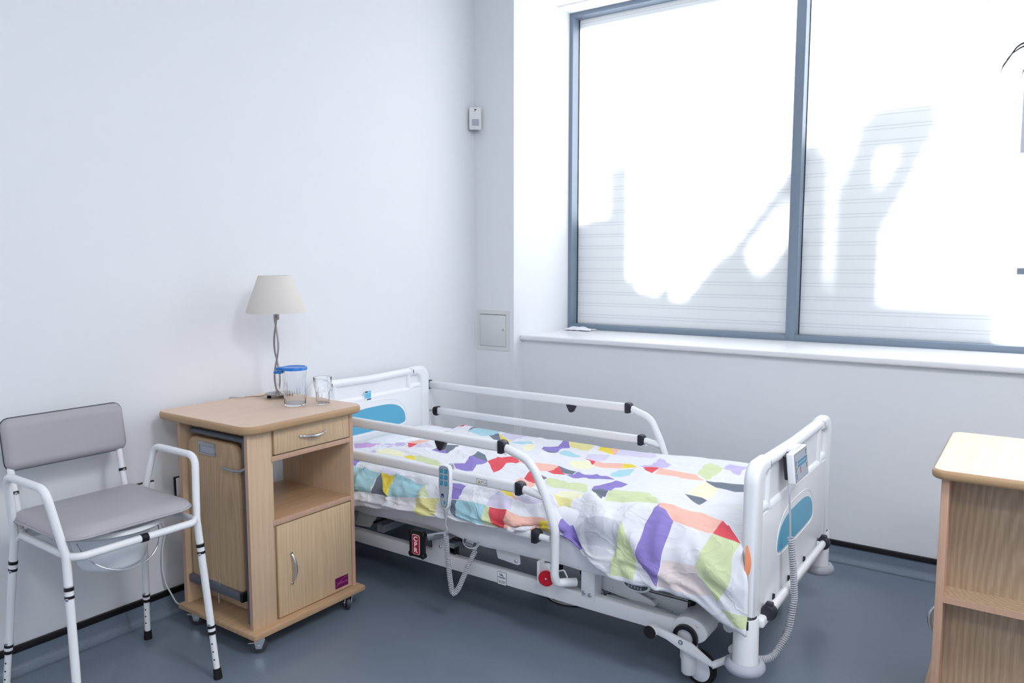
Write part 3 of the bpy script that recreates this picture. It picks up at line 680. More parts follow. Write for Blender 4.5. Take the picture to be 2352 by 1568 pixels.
# lift arms and bracket towards the foot
b = MB().m('white_paint').box(1.600, 1.652, -1.425, -1.418, .215, .322, bev=.001); b.box(1.652, 1.658, -1.425, -1.37, .205, .322)
b.prism([(1.62, .335), (1.74, .335), (1.775, .262), (1.86, .238), (1.878, .226), (1.868, .212), (1.84, .208), (1.74, .222), (1.62, .235)], (0, -1.345, 0), X, Z, .012, bev=.002)
b.prism([(1.62, .33), (1.77, .34), (1.86, .225), (1.97, .212), (1.985, .232), (1.97, .25), (1.87, .262), (1.80, .30), (1.77, .37), (1.62, .37)], (0, -.66, 0), X, Z, .012, bev=.002)
b.tube([(1.862, -1.36, .225), (1.862, -.64, .225)], .012, 12)
b.prism([(.35, .33), (.50, .34), (.40, .22), (.30, .212)], (0, -1.34, 0), X, Z, .012, bev=.002); b.prism([(.35, .33), (.50, .34), (.40, .22), (.30, .212)], (0, -.66, 0), X, Z, .012, bev=.002)
b.build('lift_arm', bed)
b = MB().m('chrome')
for x, z in ((1.612, .232), (1.638, .228)): b.lathe([(.0085, 0), (.0085, .002), (.006, .005), (0, .006)], (x, -1.425, z), (0, -1, 0), 16)
b.lathe([(.007, 0), (.007, .002), (.004, .005), (0, .006)], (1.283, -1.400, .272), (0, -1, 0), 14)
b.lathe([(.007, 0), (.007, .002), (.004, .005), (0, .006)], (.897, -1.418, .255), (0, -1, 0), 14); b.build('bolt', bed)
b = MB().m('red_plastic').tube([(1.700, -1.352, .262), (1.699, -1.353, .247)], .0045, 8); b.m('black_plastic').tube([(1.699, -1.353, .247), (1.69, -1.355, .225), (1.665, -1.36, .212)], .0018, 6, fillet=.01); b.m('chrome').cyl((1.700, -1.352, .268), (0, -1, 0), .005, .002, .0005, 12)
b.build('earth_wire', bed)
# mattress platform
b = MB().m('white_paint')
for y in (-1.395, -.590): b.box(.12, 2.22, y, y + .03, .305, .337, bev=.005)
for x in (.12, .62, 1.12, 1.40, 1.70, 2.19): b.box(x, x + .03, -1.37, -.585, .305, .335, bev=.003)
b.box(.15, 2.20, -1.37, -.59, .335, .343)
b.build('platform', bed)
b = MB().m('white_paint').prism([(1.170, .335), (1.262, .315), (1.300, .300), (1.302, .262), (1.290, .255), (1.190, .262)], (0, -1.394, 0), X, Z, .004, bev=.001)
b.box(.845, .93, -1.412, -1.402, .195, .30, bev=.002); b.build('side_bracket', bed)
b = MB().m('black_plastic').box(1.585, 1.602, -1.412, -1.395, .292, .322, bev=.004); b.box(1.440, 1.490, -1.412, -1.372, .275, .345, bev=.002); b.box(.93, .965, -1.40, -1.37, .20, .255, bev=.003); b.build('stop_block', bed)
b = MB().m('white_paint').box(1.425, 1.436, -1.465, -1.40, .232, .325, bev=.002); b.cyl((1.452, -1.40, .285), (0, -1, 0), .028, .05, .004, 20); b.tube([(1.50, -1.43, .29), (1.53, -1.435, .305), (1.545, -1.435, .28), (1.54, -1.435, .265)], .003, 8, fillet=.01); b.build('rail_pivot', bed)
b = MB().m('red_plastic').cyl((1.462, -1.452, .262), (.35, -1, .0), .031, .008, .001, 32); b.m('label_white').cyl((1.464, -1.461, .262), (.35, -1, 0), .0035, .001, .0002, 10); b.build('rail_release_knob', bed)
# bar out to the CPR handle
b = MB().m('mid_grey_metal').prism([(.905, 0), (.985, .0), (.985, .05), (.905, .05)], (0, -1.47, .318), X, Y, .004); b.tube([(.875, -1.475, .308), (.93, -1.43, .318), (.98, -1.38, .322)], .006, 8, flat=.016, up=Z); b.build('release_arm', bed)
b = MB().m('black_rubber').tube([(.44, -1.36, .255), (.52, -1.36, .292), (.62, -1.36, .30)], .006, 8, fillet=.02)
b.tube([(.90, -1.40, .295), (.98, -1.40, .295), (1.15, -1.38, .29), (1.24, -1.36, .295)], .0035, 8, fillet=.03); b.build('cable', bed)
cp = MB().m('black_plastic').prism(rrect(.787, .866, .216, .330, .008), (0, -1.474, 0), X, Z, .022, bev=.004)
for x in (.793, .860):
    for z in (.226, .320): cp.cyl((x, -1.474, z), (0, -1, 0), .013, .024, .004, 16)
cp = cp.build('cpr_release_handle', bed)
b = MB().m('label_white').prism(rrect(.806, .849, .229, .317, .009), (0, -1.4965, 0), X, Z, .001); b.build('label_border', cp)
b = MB().m('red_label').prism(rrect(.8085, .8465, .2315, .3145, .007), (0, -1.4978, 0), X, Z, .001); b.build('label_plate', cp)
for ch, z in (('C', .2975), ('P', .2725), ('R', .2475)): text(ch, .029, (.8275, -1.4992, z), X, Z, 'label_white', cp, bold=.0007, sx=1.15)
# base beam label
b = MB().m('print_dark').prism(rrect(1.205, 1.252, .163, .218, .005), (0, -1.4222, 0), X, Z, .0006); b.m('label_white').prism(rrect(1.2065, 1.2505, .1645, .2165, .004), (0, -1.4228, 0), X, Z, .0006); lb = b.build('warning_label', bed)
b = MB().m('print_dark')
for x0, x1, z0, z1 in ((1.219, 1.221, .204, .213), (1.219, 1.234, .202, .205), (1.226, 1.229, .206, .210), (1.233, 1.236, .199, .203)): b.box(x0, x1, -1.4242, -1.4234, z0, z1)
b.build('pictogram', lb)
text('WARNING', .0078, (1.2285, -1.4238, .1935), X, Z, 'print_dark', lb, th=.0002, bold=.0002)
lb.location.z += .003
text('Do not use the bed\nwithout reading the\ninstructions first', .0046, (1.2285, -1.4238, .179), X, Z, 'print_dark', lb, th=.0002)
# ---- bumpers and corner columns
def column(y):
    q = MB().m('white_paint').lathe([(0, .168), (.041, .168), (.0415, .172), (.040, .320), (.037, .333), (0, .333)], (2.245, y, 0), Z, 36).build('corner_column', bed)
    MB().m('grey_rubber' if 0 else 'grey_plastic').lathe([(.020, .148), (.045, .146), (.058, .151), (.065, .162), (.064, .174), (.056, .184), (.047, .186), (.043, .182), (.02, .180)], (2.245, y, 0), Z, 40, closed=True).build('bumper_ring', q)
    b = MB().m('charcoal_plastic').lathe([(0, .332), (.032, .332), (.033, .335), (.030, .340), (.012, .343), (0, .343)], (2.245, y, 0), Z, 28); b.box(2.250, 2.264, y - .042, y - .036, .305, .334, bev=.002); b.build('cap', q)
column(-1.478); column(-.492)
# bar along the foot end
b = MB().m('white_paint').tube([(2.292, -1.385, .325), (2.292, -.625, .325)], .0125, 14, flat=.016, up=Z)
for y in (-1.36, -.65): b.box(2.27, 2.29, y, y + .02, .315, .335)
b.build('foot_rail', bed)
for y in (-1.388, -.625):
    b = MB().m('charcoal_plastic').lathe([(0, 0), (.022, 0), (.026, .006), (.026, .028), (.018, .034), (0, .034)], (2.292, y - .017, .325), Y, 20); b.box(2.28, 2.304, y - .012, y + .014, .338, .358, bev=.004); b.build('foot_rail_cap', bed)
b = MB().m('charcoal_plastic')
for y in (-1.27, -1.08, -.86): b.box(2.268, 2.276, y, y + .006, .318, .338)
b.build('hook_peg', bed)
b = MB().m('white_paint').tube([(2.20, -1.32, .168), (2.165, -1.385, .158), (2.20, -1.43, .155), (2.20, -1.46, .155)], .011, 12, fillet=.02)
b.build('cable_hook', bed)
# ---- castors of the bed
def bed_castor(x, y, s):
    q = thing('bed_castor', (x, y, 0), None, None); q.parent = bed; q.location = Vector((x, y, 0)) - Vector(bed.location)
    b = MB().m('white_paint').lathe([(0, .040), (.022, .040), (.026, .046), (.028, .10), (.030, .150), (.030, .165), (0, .165)], (x - .022, y - .012 * s, 0), Z, 24); b.box(x - .052, x - .01, y - .03, y + .025, .085, .15, bev=.012, seg=3); b.build('housing', q)
    b = MB().m('black_rubber').lathe([(.046, -.014), (.058, -.014), (.0615, -.009), (.0615, .009), (.058, .014), (.046, .014)], (x + .012, y + .012, .062), (.22, 1, 0), 40, closed=True); b.build('tyre', q)
    b = MB().m('white_plastic').lathe([(0, -.020), (.040, -.0185), (.0505, -.012), (.0505, .012), (.040, .0185), (0, .020)], (x + .012, y + .012, .062), (.22, 1, 0), 36); b.build('wheel_cover', q)
for x, y, s in ((2.05, -1.400, 1), (2.05, -.575, 1), (.17, -1.400, 1), (.17, -.575, 1)): bed_castor(x, y, s)
# brake pedal at the near foot corner
b = MB().m('white_paint').prism([(-.118, .018), (-.108, .030), (-.092, .030), (-.03, .020), (.04, .006), (.112, -.038), (.120, -.048), (.112, -.056), (.055, -.040), (.0, -.026), (-.05, -.006), (-.098, .004), (-.112, .008)], (2.015, -1.455, .172), X, Z, .012, bev=.003)
b.cyl((1.912, -1.452, .187), (0, -1, 0), .022, .034, .003, 24)
b.tube([(2.128, -1.462, .120), (2.165, -1.425, .135), (2.20, -1.39, .155)], .012, 12)
b.build('brake_pedal', bed)
MB().m('black_rubber').cyl((1.912, -1.486, .187), (0, -1, 0), .023, .006, .002, 24).build('pedal_cap', bed)
b = MB().m('black_plastic').lathe([(.030, 0), (.044, 0), (.046, .004), (.044, .016), (.030, .016)], (2.022, -1.427, .178), (0, -1, 0), 30, closed=True); b.build('pivot_ring', bed)
b = MB().m('mid_grey_metal').lathe([(.0, 0), (.009, 0), (.009, .002), (0, .003)], (2.018, -1.4665, .172), (0, -1, 0), 18); b.m('label_white').box(2.0165, 2.0195, -1.4705, -1.4695, .167, .177); b.box(2.014, 2.022, -1.4705, -1.4695, .1735, .176); b.build('brake_mark', bed)
b = MB().m('red_label').lathe([(.0055, 0), (.0068, 0), (.0068, .0006), (.0055, .0006)], (2.063, -1.428, .229), (.35, -.75, .55), 20, closed=True); b.build('brake_print', bed)
# oval membrane panels under the platform edge
def oval(x, z, y, rx, rz, a):
    b = MB().m('white_plastic').prism([(rx * math.cos(k * math.pi / 20), rz * math.sin(k * math.pi / 20)) for k in range(40)], (x, y, z), (math.cos(a), 0, -math.sin(a)), (math.sin(a) * .8, .45, math.cos(a) * .8), .012, bev=.002)
    b.m('dark_grey_paint').prism([(rx * .86 * math.cos(k * math.pi / 20), rz * .80 * math.sin(k * math.pi / 20)) for k in range(40)], Vector((x, y, z)) + Vector((0, -.011, .0055)), (math.cos(a), 0, -math.sin(a)), (math.sin(a) * .8, .45, math.cos(a) * .8), .0014)
    b.m('remote_face')
    U = Vector((math.cos(a), 0, -math.sin(a))); V = Vector((math.sin(a) * .8, .45, math.cos(a) * .8)).normalized(); N = U.cross(V); o = Vector((x, y, z)) + Vector((0, -.012, .006))
    b.prism(rrect(-rx * .5, rx * .5, -rz * .15, rz * .25, rz * .15), o, U, V, .002)
    for k in range(5): b.prism(rrect(-rx * .52 + k * rx * .22, -rx * .40 + k * rx * .22, -rz * .62, -rz * .28, .001), o, U, V, .002)
    return b.build('membrane_panel', bed)
oval(1.075, .312, -1.425, .040, .026, .1); oval(1.82, .305, -1.40, .055, .025, .05)
# ================================================================ mattress, sheet, pillow edge
random.seed(3)
def mattress_fn():
    b = MB().m('sheet'); x0, x1, y0, y1, z0, z1 = .10, 2.215, -1.432, -.548, .345, .545
    prof = []; r = .045
    def sec(x):
        w = .012 * math.sin(x * 9) * .4
        z0e = z0 - .018 - .012 * math.sin(x * 5.3 + .8) - .012 * max(0, math.sin(x * 11 + 2))
        pts = [(y0 + .03, z0 + .0), (y0 + .004, z0e), (y0 - .008 + w * .3, z0e + .02), (y0 - .006, z0 + .05), (y0, z1 - r)]
        for k in range(1, 7): a = math.radians(90 * k / 6); pts.append((y0 + r - r * math.cos(a), z1 - r + r * math.sin(a)))
        for k in range(6): a = math.radians(90 - 90 * k / 6); pts.append((y1 - r + r * math.cos(a), z1 - r + r * math.sin(a)))
        pts += [(y1, z1 - r), (y1 + .006, z0 + .05), (y1 + .008, z0e + .02), (y1 - .004, z0e), (y1 - .03, z0)]
        return pts
    N = 120; t = bmesh.new(); R = []
    for i in range(N + 1):
        x = x0 + (x1 - x0) * i / N; R.append([t.verts.new((x, y, z)) for y, z in sec(x)])
    for i in range(N):
        n = len(R[0])
        for k in range(n): t.faces.new((R[i][k], R[i + 1][k], R[i + 1][(k + 1) % n], R[i][(k + 1) % n]))
    t.faces.new(R[0]); t.faces.new(R[-1][::-1]); bmesh.ops.recalc_face_normals(t, faces=t.faces); b._add(t)
    return b
mt = mattress_fn().build('mattress', loc=(1.15, BY, .345), label='mattress in a plain white fitted sheet, on the hospital bed', cat='mattress', sharp=60)
def pil(u, v, s):
    x = .112 + .215 * u; y = -1.12 + .52 * v; e = (min(1, 6 * min(u, 1 - u)) * min(1, 8 * min(v, 1 - v))) ** .5
    return Vector((x + .01 * math.sin(7 * v), y, .548 + (.018 * e + .002 * math.sin(13 * u + 9 * v) * e if s else 0)))
b = MB().m('sheet').quadgrid(lambda u, v: pil(u, v, 1), 40, 60); b.quadgrid(lambda u, v: pil(u, v, 0), 4, 6)
b.build('pillow', loc=(.22, -.86, .548), label='flat white pillow against the headboard, beside the duvet edge', cat='pillow', sharp=80)

# ================================================================ patterned duvet
# shared surface definition (pure python)
def lerp(a,b,t): return a+(b-a)*t
def sm(a,b,x):
    t=max(0,min(1,(x-a)/(b-a)));return t*t*(3-2*t)
def interp(P,x):
    if x<=P[0][0]: return P[0][1]
    for (a,b),(c,d) in zip(P,P[1:]):
        if x<=c: return lerp(b,d,(x-a)/(c-a))
    return P[-1][1]
HEM=[(.2,.372),(.475,.388),(.94,.431),(1.17,.432),(1.25,.445),(1.40,.462),(1.51,.455),(1.56,.44),(1.632,.41),(1.79,.365),(1.975,.372),(2.084,.36),(2.15,.32),(2.24,.298)]
def duvet(x,t):
    zt=.562+.03*sm(1.3,1.8,x)+.006*sm(.9,.3,x)
    zn=.545+.055*sm(1.35,1.9,x)
    ys=-1.512+.066*sm(1.36,1.44,x)*(1-sm(1.56,1.72,x))-.008*sm(1.6,1.8,x)-.012*sm(2.0,2.2,x)
    R=.088+.062*sm(1.4,1.75,x)
    zh=interp(HEM,x)
    if t<1:
        a=t
        if a<.6: return (-.535,lerp(.44,zt-.035,a/.6))
        th=(a-.6)/.4*math.pi/2
        return (-.535-.035*(1-math.cos(th)),zt-.035+.035*math.sin(th))
    if t<2: 
        a=t-1
        return (lerp(-.57,ys+R,a),lerp(zt,zn,a*a*a))
    if t<3:
        th=(t-2)*math.pi/2
        return (ys+R-R*math.sin(th),zn-R+R*math.cos(th))
    a=t-3
    return (ys-.014*a*(1-.6*a),lerp(zn-R,zh,a))
def dux(x,t): return x+.036*sm(2.0,2.23,x)*sm(2.5,3.0,t)

PATTERN = [('MG',[(.111,1.7),(.256,1.646),(.26,1.753),(.208,1.8)]),('PV',[(.265,1.632),(.326,1.545),(.361,1.552),(.357,1.599),(.3,1.653)]),('MG',[(.335,1.693),(.357,1.599),(.37,1.559),(.374,1.666)]),('RE',[(.357,1.538),(.435,1.545),(.435,1.632)]),('SA',[(.361,1.538),(.365,1.451),(.435,1.444),(.44,1.552)]),('PP',[(.448,1.599),(.457,1.498),(.505,1.525),(.54,1.579),(.51,1.606)]),('PU',[(.571,1.612),(.567,1.559),(.602,1.532),(.667,1.612),(.624,1.612)]),('GR',[(.571,1.478),(.628,1.444),(.659,1.545),(.667,1.612),(.597,1.532)]),('LY',[(.33,1.773),(.365,1.713),(.483,1.72),(.536,1.8),(.37,1.82)]),('YE',[(.536,1.8),(.536,1.747),(.575,1.76),(.628,1.82),(.575,1.82)]),('LG',[(.571,1.753),(.589,1.733),(.672,1.76),(.751,1.787),(.79,1.834),(.637,1.827)]),('PV',[(.326,1.814),(.321,1.767),(.37,1.82)]),('PU',[(.343,1.961),(.4,1.955),(.435,2.277),(.418,2.27)]),('LB',[(.435,2.277),(.589,2.243),(.58,2.821),(.584,2.975),(.466,2.995),(.435,2.431)]),('GR',[(.589,2.243),(.689,2.955),(.584,2.975),(.589,2.787)]),('YE',[(.589,2.243),(.689,2.21),(.689,2.955)]),('PP',[(.584,2.176),(.562,1.988),(.646,1.995),(.694,2.049),(.689,2.21),(.641,2.264)]),('LB',[(.689,2.21),(.86,2.344),(.864,2.713),(.864,2.774),(.698,2.948),(.689,2.955)]),('LG',[(.86,2.344),(.917,2.693),(.864,2.774),(.864,2.666)]),('GY',[(.584,3.009),(.689,3.116),(.707,3.727),(.597,3.586)]),('GW',[(.689,3.116),(.847,2.834),(.856,3.459),(.707,3.727)]),('OL',[(.847,2.821),(.956,2.666),(.97,3.727),(.899,4.2),(.864,3.673)]),('PU',[(.952,1.988),(1.0,1.975),(1.044,1.995),(1.07,2.586),(.974,2.626)]),('GR',[(1.035,2.613),(1.061,2.613),(1.075,3.593),(1.035,2.895)]),('RE',[(.335,1.028),(.339,.928),(.374,1.022),(.374,1.062)]),('PU',[(.365,.807),(.4,.921),(.527,.928),(.448,.901)]),('GR',[(.352,.8),(.453,.981),(.47,1.129)]),('LB',[(.475,1.136),(.44,.847),(.514,.86),(.628,1.048),(.619,1.136),(.615,1.169),(.597,1.183)]),('GR',[(.619,1.136),(.628,1.048),(.759,1.23),(.742,1.236),(.676,1.189)]),('YE',[(.632,1.048),(.689,1.102),(.79,1.183),(.764,1.236)]),('PP',[(.641,1.048),(.659,.921),(.764,.921),(.781,1.048),(.781,1.136),(.781,1.169),(.689,1.095)]),('LB',[(.799,1.203),(.812,1.129),(.864,1.095),(.899,1.136),(.873,1.203),(.816,1.216)]),('LY',[(.886,1.236),(.895,1.176),(.93,1.156),(.965,1.277),(.956,1.324)]),('PU',[(.987,1.21),(.974,1.129),(1.018,1.082),(1.0,.941),(1.083,1.075),(1.057,1.116),(1.083,1.21),(1.018,1.216)]),('GR',[(.991,1.21),(1.018,1.216),(1.083,1.21),(1.079,1.236),(1.044,1.243)]),('LB',[(1.088,1.21),(1.105,1.169),(1.228,1.23),(1.206,1.277),(1.114,1.25)]),('OL',[(1.005,.954),(1.075,.928),(1.14,.921),(1.175,.907),(1.21,1.129),(1.14,1.095),(1.066,1.048)]),('LY',[(1.228,1.384),(1.228,1.324),(1.285,1.29),(1.364,1.364),(1.359,1.444),(1.294,1.458)]),('RE',[(.913,1.612),(.917,1.525),(.983,1.485),(.974,1.458),(.996,1.471),(1.04,1.525),(1.022,1.619),(1.035,1.753)]),('SA',[(.996,1.471),(1.048,1.471),(1.097,1.478),(1.175,1.451),(1.219,1.465),(1.237,1.545),(1.224,1.579),(1.18,1.599),(1.088,1.538),(1.04,1.525)]),('RE',[(1.219,1.465),(1.285,1.559),(1.32,1.585),(1.267,1.606),(1.224,1.585),(1.237,1.545)]),('GR',[(1.219,1.465),(1.337,1.505),(1.342,1.565),(1.311,1.572),(1.285,1.559)]),('GR',[(.799,1.585),(.781,1.498),(.825,1.505),(.917,1.619),(.851,1.606),(.812,1.585)]),('PU',[(.799,1.585),(.812,1.585),(.851,1.606),(.917,1.619),(.926,1.686),(.908,1.706),(.939,1.787),(.913,1.807),(.86,1.807),(.803,1.747),(.847,1.713)]),('RE',[(1.188,1.74),(1.175,1.646),(1.311,1.82),(1.289,1.807)]),('SA',[(1.188,1.814),(1.167,1.767),(1.167,1.733),(1.289,1.807),(1.289,1.854),(1.228,1.888)]),('GR',[(1.193,1.626),(1.228,1.653),(1.28,1.693),(1.289,1.74),(1.237,1.686)]),('LG',[(1.28,1.693),(1.324,1.679),(1.486,1.78),(1.552,1.948),(1.381,1.827),(1.307,1.767)]),('LY',[(1.429,1.975),(1.434,1.914),(1.548,1.935),(1.565,2.163),(1.504,2.257)]),('SA',[(1.241,1.928),(1.263,1.908),(1.324,2.143),(1.311,2.163)]),('LB',[(1.061,2.606),(1.206,2.586),(1.206,2.848),(1.206,3.573),(1.075,3.646)]),('LG',[(1.206,2.586),(1.224,2.592),(1.294,4.2),(1.206,3.573),(1.206,2.848)]),('RE',[(1.224,2.592),(1.315,2.586),(1.311,2.848),(1.315,4.2),(1.294,4.2)]),('SA',[(1.315,2.586),(1.46,2.78),(1.429,2.841),(1.434,4.2),(1.377,3.056),(1.315,4.2),(1.311,2.848)]),('YE',[(1.429,2.827),(1.464,2.801),(1.477,4.2),(1.434,4.2)]),('PP',[(1.202,2.203),(1.21,2.002),(1.263,2.149),(1.302,2.196),(1.329,2.566),(1.21,2.579)]),('PP',[(1.285,1.948),(1.39,1.955),(1.421,1.988),(1.499,2.485),(1.46,2.391),(1.407,2.351),(1.377,2.284),(1.329,2.17)]),('YE',[(1.184,1.961),(1.219,1.941),(1.267,1.961),(1.298,2.055),(1.267,2.102),(1.219,1.995)]),('OL',[(1.429,1.975),(1.534,2.203),(1.539,2.485),(1.499,2.485)]),('PU',[(1.517,2.693),(1.526,2.599),(1.539,2.646),(1.626,2.995),(1.631,3.573),(1.613,4.15),(1.631,4.15),(1.539,4.15),(1.521,4.2),(1.539,4.15)]),('GY',[(1.635,2.545),(1.683,2.478),(1.802,2.512),(1.788,2.921),(1.714,2.881),(1.626,2.982),(1.583,2.801)]),('LG',[(1.802,2.512),(1.876,2.948),(1.872,3.774),(1.784,3.808),(1.775,3.136),(1.788,2.921)]),('PU',[(1.872,1.955),(1.977,2.331),(1.977,2.472),(1.968,2.834),(1.959,3.848),(1.876,2.895),(1.885,2.707),(1.88,2.458),(1.893,2.27)]),('YE',[(1.241,1.082),(1.237,.941),(1.346,1.122),(1.254,1.089)]),('SA',[(1.237,.941),(1.315,.934),(1.355,1.116),(1.346,1.122)]),('PP',[(1.315,.934),(1.399,.813),(1.543,1.062),(1.556,1.163),(1.464,1.109),(1.355,1.116)]),('PP',[(1.25,1.236),(1.232,1.169),(1.333,1.129),(1.355,1.243),(1.329,1.29),(1.289,1.27)]),('RE',[(1.245,1.25),(1.329,1.29),(1.342,1.357),(1.302,1.297)]),('SA',[(1.329,1.29),(1.469,1.297),(1.486,1.397),(1.416,1.404),(1.35,1.357)]),('YE',[(1.486,1.397),(1.473,1.31),(1.561,1.377)]),('LB',[(1.495,1.552),(1.491,1.438),(1.556,1.411),(1.587,1.559),(1.569,1.612),(1.526,1.599)]),('PV',[(1.569,1.371),(1.609,1.317),(1.587,1.149),(1.692,1.283),(1.688,1.351),(1.666,1.384)]),('RE',[(1.583,1.377),(1.661,1.371),(1.666,1.478),(1.618,1.438)]),('SA',[(1.661,1.371),(1.841,1.397),(1.867,1.485),(1.784,1.485),(1.683,1.485)]),('PU',[(1.539,1.888),(1.521,1.8),(1.539,1.787),(1.569,1.733),(1.574,1.693),(1.648,1.726),(1.644,1.794),(1.622,1.82),(1.626,1.881),(1.565,1.894)]),('GR',[(1.539,1.888),(1.626,1.881),(1.635,1.948),(1.648,2.062)]),('PU',[(1.342,1.505),(1.386,1.545),(1.504,1.592),(1.565,1.679),(1.486,1.653),(1.438,1.659),(1.377,1.619),(1.32,1.585),(1.346,1.559)]),('LG',[(1.622,1.854),(1.784,1.82),(1.872,1.955),(1.788,1.955),(1.657,2.002)]),('SA',[(1.762,1.391),(1.837,1.397),(1.898,1.478),(1.797,1.498)]),('LG',[(1.802,1.075),(1.885,1.156),(1.907,1.304),(1.907,1.465),(1.832,1.364),(1.81,1.223)]),('PV',[(1.876,1.022),(1.968,1.028),(1.968,1.102),(1.981,1.263),(1.889,1.169)]),('SP',[(1.968,1.028),(2.042,1.048),(2.064,1.297),(2.016,1.29)]),('GR',[(1.902,1.478),(1.942,1.485),(2.082,1.397),(2.108,1.518),(2.069,1.545),(2.038,1.585),(1.99,1.585),(1.924,1.512)]),('GR',[(1.902,1.747),(1.968,1.74),(1.994,1.76),(1.994,1.861),(1.959,1.82)]),('LY',[(1.898,1.478),(1.994,1.599),(1.994,1.666),(1.994,1.747),(1.968,1.74),(1.902,1.74),(1.907,1.653)]),('PV',[(2.117,1.706),(2.112,1.552),(2.174,1.794)]),('GW',[(2.025,1.854),(2.042,1.767),(2.117,1.7),(2.161,1.841),(2.069,1.82)]),('SA',[(1.872,1.955),(2.126,2.022),(2.121,2.371),(2.029,2.371),(1.977,2.344)]),('RE',[(2.126,2.022),(2.222,2.452),(2.121,2.371)]),('LG',[(2.121,2.371),(2.222,2.452),(2.196,2.673),(2.143,3.532),(2.082,2.861),(2.104,2.606)]),('SP',[(1.972,2.901),(2.082,2.861),(2.126,3.412),(2.082,3.754),(1.959,3.848)]),('LG',[(2.152,3.646),(2.235,3.579),(2.235,3.821),(2.196,3.922)])]
def duvet_mesh():
    XE = 2.232
    HL = [(.8, .34), (1.19, .37), (1.364, .396), (1.538, .339), (1.64, .23), (1.733, .11), (4.2, .11)]
    t = bmesh.new()
    us = [.06 + (XE - .06) * i / 160 for i in range(161)]
    ts = [k / 8 for k in range(8)] + [1 + k / 62 for k in range(62)] + [2 + k / 12 for k in range(12)] + [3 + k / 14 for k in range(15)]
    G = [[t.verts.new((u, v, 0)) for v in ts] for u in us]
    for i in range(len(us) - 1):
        for j in range(len(ts) - 1): t.faces.new((G[i][j], G[i + 1][j], G[i + 1][j + 1], G[i][j + 1]))
    # head edge of the duvet
    def clampcut(P):
        for (v0, u0), (v1, u1) in zip(P, P[1:]):
            a, c = Vector((u0, v0, 0)), Vector((u1, v1, 0)); cut(a, c)
    def cut(a, c):
        d = (c - a); L = d.length
        if L < 1e-4: return
        n = Vector((-d.y, d.x, 0)).normalized(); fs = []
        x0, x1 = min(a.x, c.x) - .001, max(a.x, c.x) + .001; y0, y1 = min(a.y, c.y) - .001, max(a.y, c.y) + .001
        for f in t.faces:
            vx = [v.co.x for v in f.verts]; vy = [v.co.y for v in f.verts]
            if max(vx) < x0 or min(vx) > x1 or max(vy) < y0 or min(vy) > y1: continue
            s_ = [(v.co - a).dot(n) for v in f.verts]
            if max(s_) > 1e-5 and min(s_) < -1e-5: fs.append(f)
        if fs:
            g = set(fs); 
            for f in fs: g.update(f.edges); g.update(f.verts)
            bmesh.ops.bisect_plane(t, geom=list(g), plane_co=a, plane_no=n, dist=1e-5)
    clampcut(HL)
    for _, P in PATTERN:
        for i in range(len(P)): cut(Vector((P[i][0], P[i][1], 0)), Vector((P[(i + 1) % len(P)][0], P[(i + 1) % len(P)][1], 0)))
    names = ['WH'] + [k for k in PAT if k != 'WH']
    def inside(x, y, P):
        r = False; j = len(P) - 1
        for i in range(len(P)):
            if (P[i][1] > y) != (P[j][1] > y) and x < (P[j][0] - P[i][0]) * (y - P[i][1]) / (P[j][1] - P[i][1] + 1e-12) + P[i][0]: r = not r
            j = i
        return r
    bb = [(min(p[0] for p in P), max(p[0] for p in P), min(p[1] for p in P), max(p[1] for p in P)) for _, P in PATTERN]
    dead = []
    for f in t.faces:
        c = f.calc_center_median()
        if c.x < interp(HL_T(HL), c.y): dead.append(f); continue
        f.smooth = True
        for (k, P), B in zip(PATTERN, bb):
            if B[0] <= c.x <= B[1] and B[2] <= c.y <= B[3] and inside(c.x, c.y, P): f.material_index = names.index(k)
    bmesh.ops.delete(t, geom=dead, context='FACES')
    # creases: short ridges with their own direction
    rnd = random.Random(11); cr = []
    for _ in range(210):
        x = rnd.uniform(.2, 2.2); v = rnd.uniform(.95, 4.0); L = rnd.uniform(.05, .20); w = rnd.uniform(.008, .020)
        a = rnd.gauss(0, .5) if v < 2.6 else rnd.choice([rnd.gauss(.2, .3), rnd.gauss(1.0, .4)]); h = rnd.uniform(.004, .0115) * rnd.choice([1, 1, -.7])
        cr.append((x, v, math.cos(a), math.sin(a), L, w, h))
    # the long folds running from the rail post towards the foot
    cr += [(1.62, 2.15, math.cos(.35), math.sin(.35), .20, .020, .018), (1.50, 2.7, math.cos(.75), math.sin(.75), .15, .018, .016), (1.72, 2.5, math.cos(-.25), math.sin(-.25), .16, .024, .014),
           (1.28, 1.95, math.cos(.5), math.sin(.5), .22, .018, .014), (1.22, 1.7, math.cos(.45), math.sin(.45), .2, .018, .012), (1.05, 1.6, math.cos(-.5), math.sin(-.5), .14, .02, .013),
           (.60, 3.55, 1, .02, .34, .012, .012), (1.9, 1.95, math.cos(.5), math.sin(.5), .12, .02, .010), (.9, 1.85, math.cos(.3), math.sin(.3), .2, .02, .012), (2.0, 3.5, math.cos(1.1), math.sin(1.1), .2, .02, .010),
           (1.58, 3.1, math.cos(.9), math.sin(.9), .16, .02, -.022), (.75, 1.5, math.cos(-.6), math.sin(-.6), .12, .02, .010)]
    SC = .78                   # metres per unit of the top segment
    bk = {}
    for k, c in enumerate(cr):
        for q in range(int((c[0] - .4) / .1), int((c[0] + .4) / .1) + 1): bk.setdefault(q, []).append(c)
    def vs(v): return v * SC if v < 2 else (2 * SC + (v - 2) * .13 if v < 3 else 2 * SC + .13 + (v - 3) * .12)
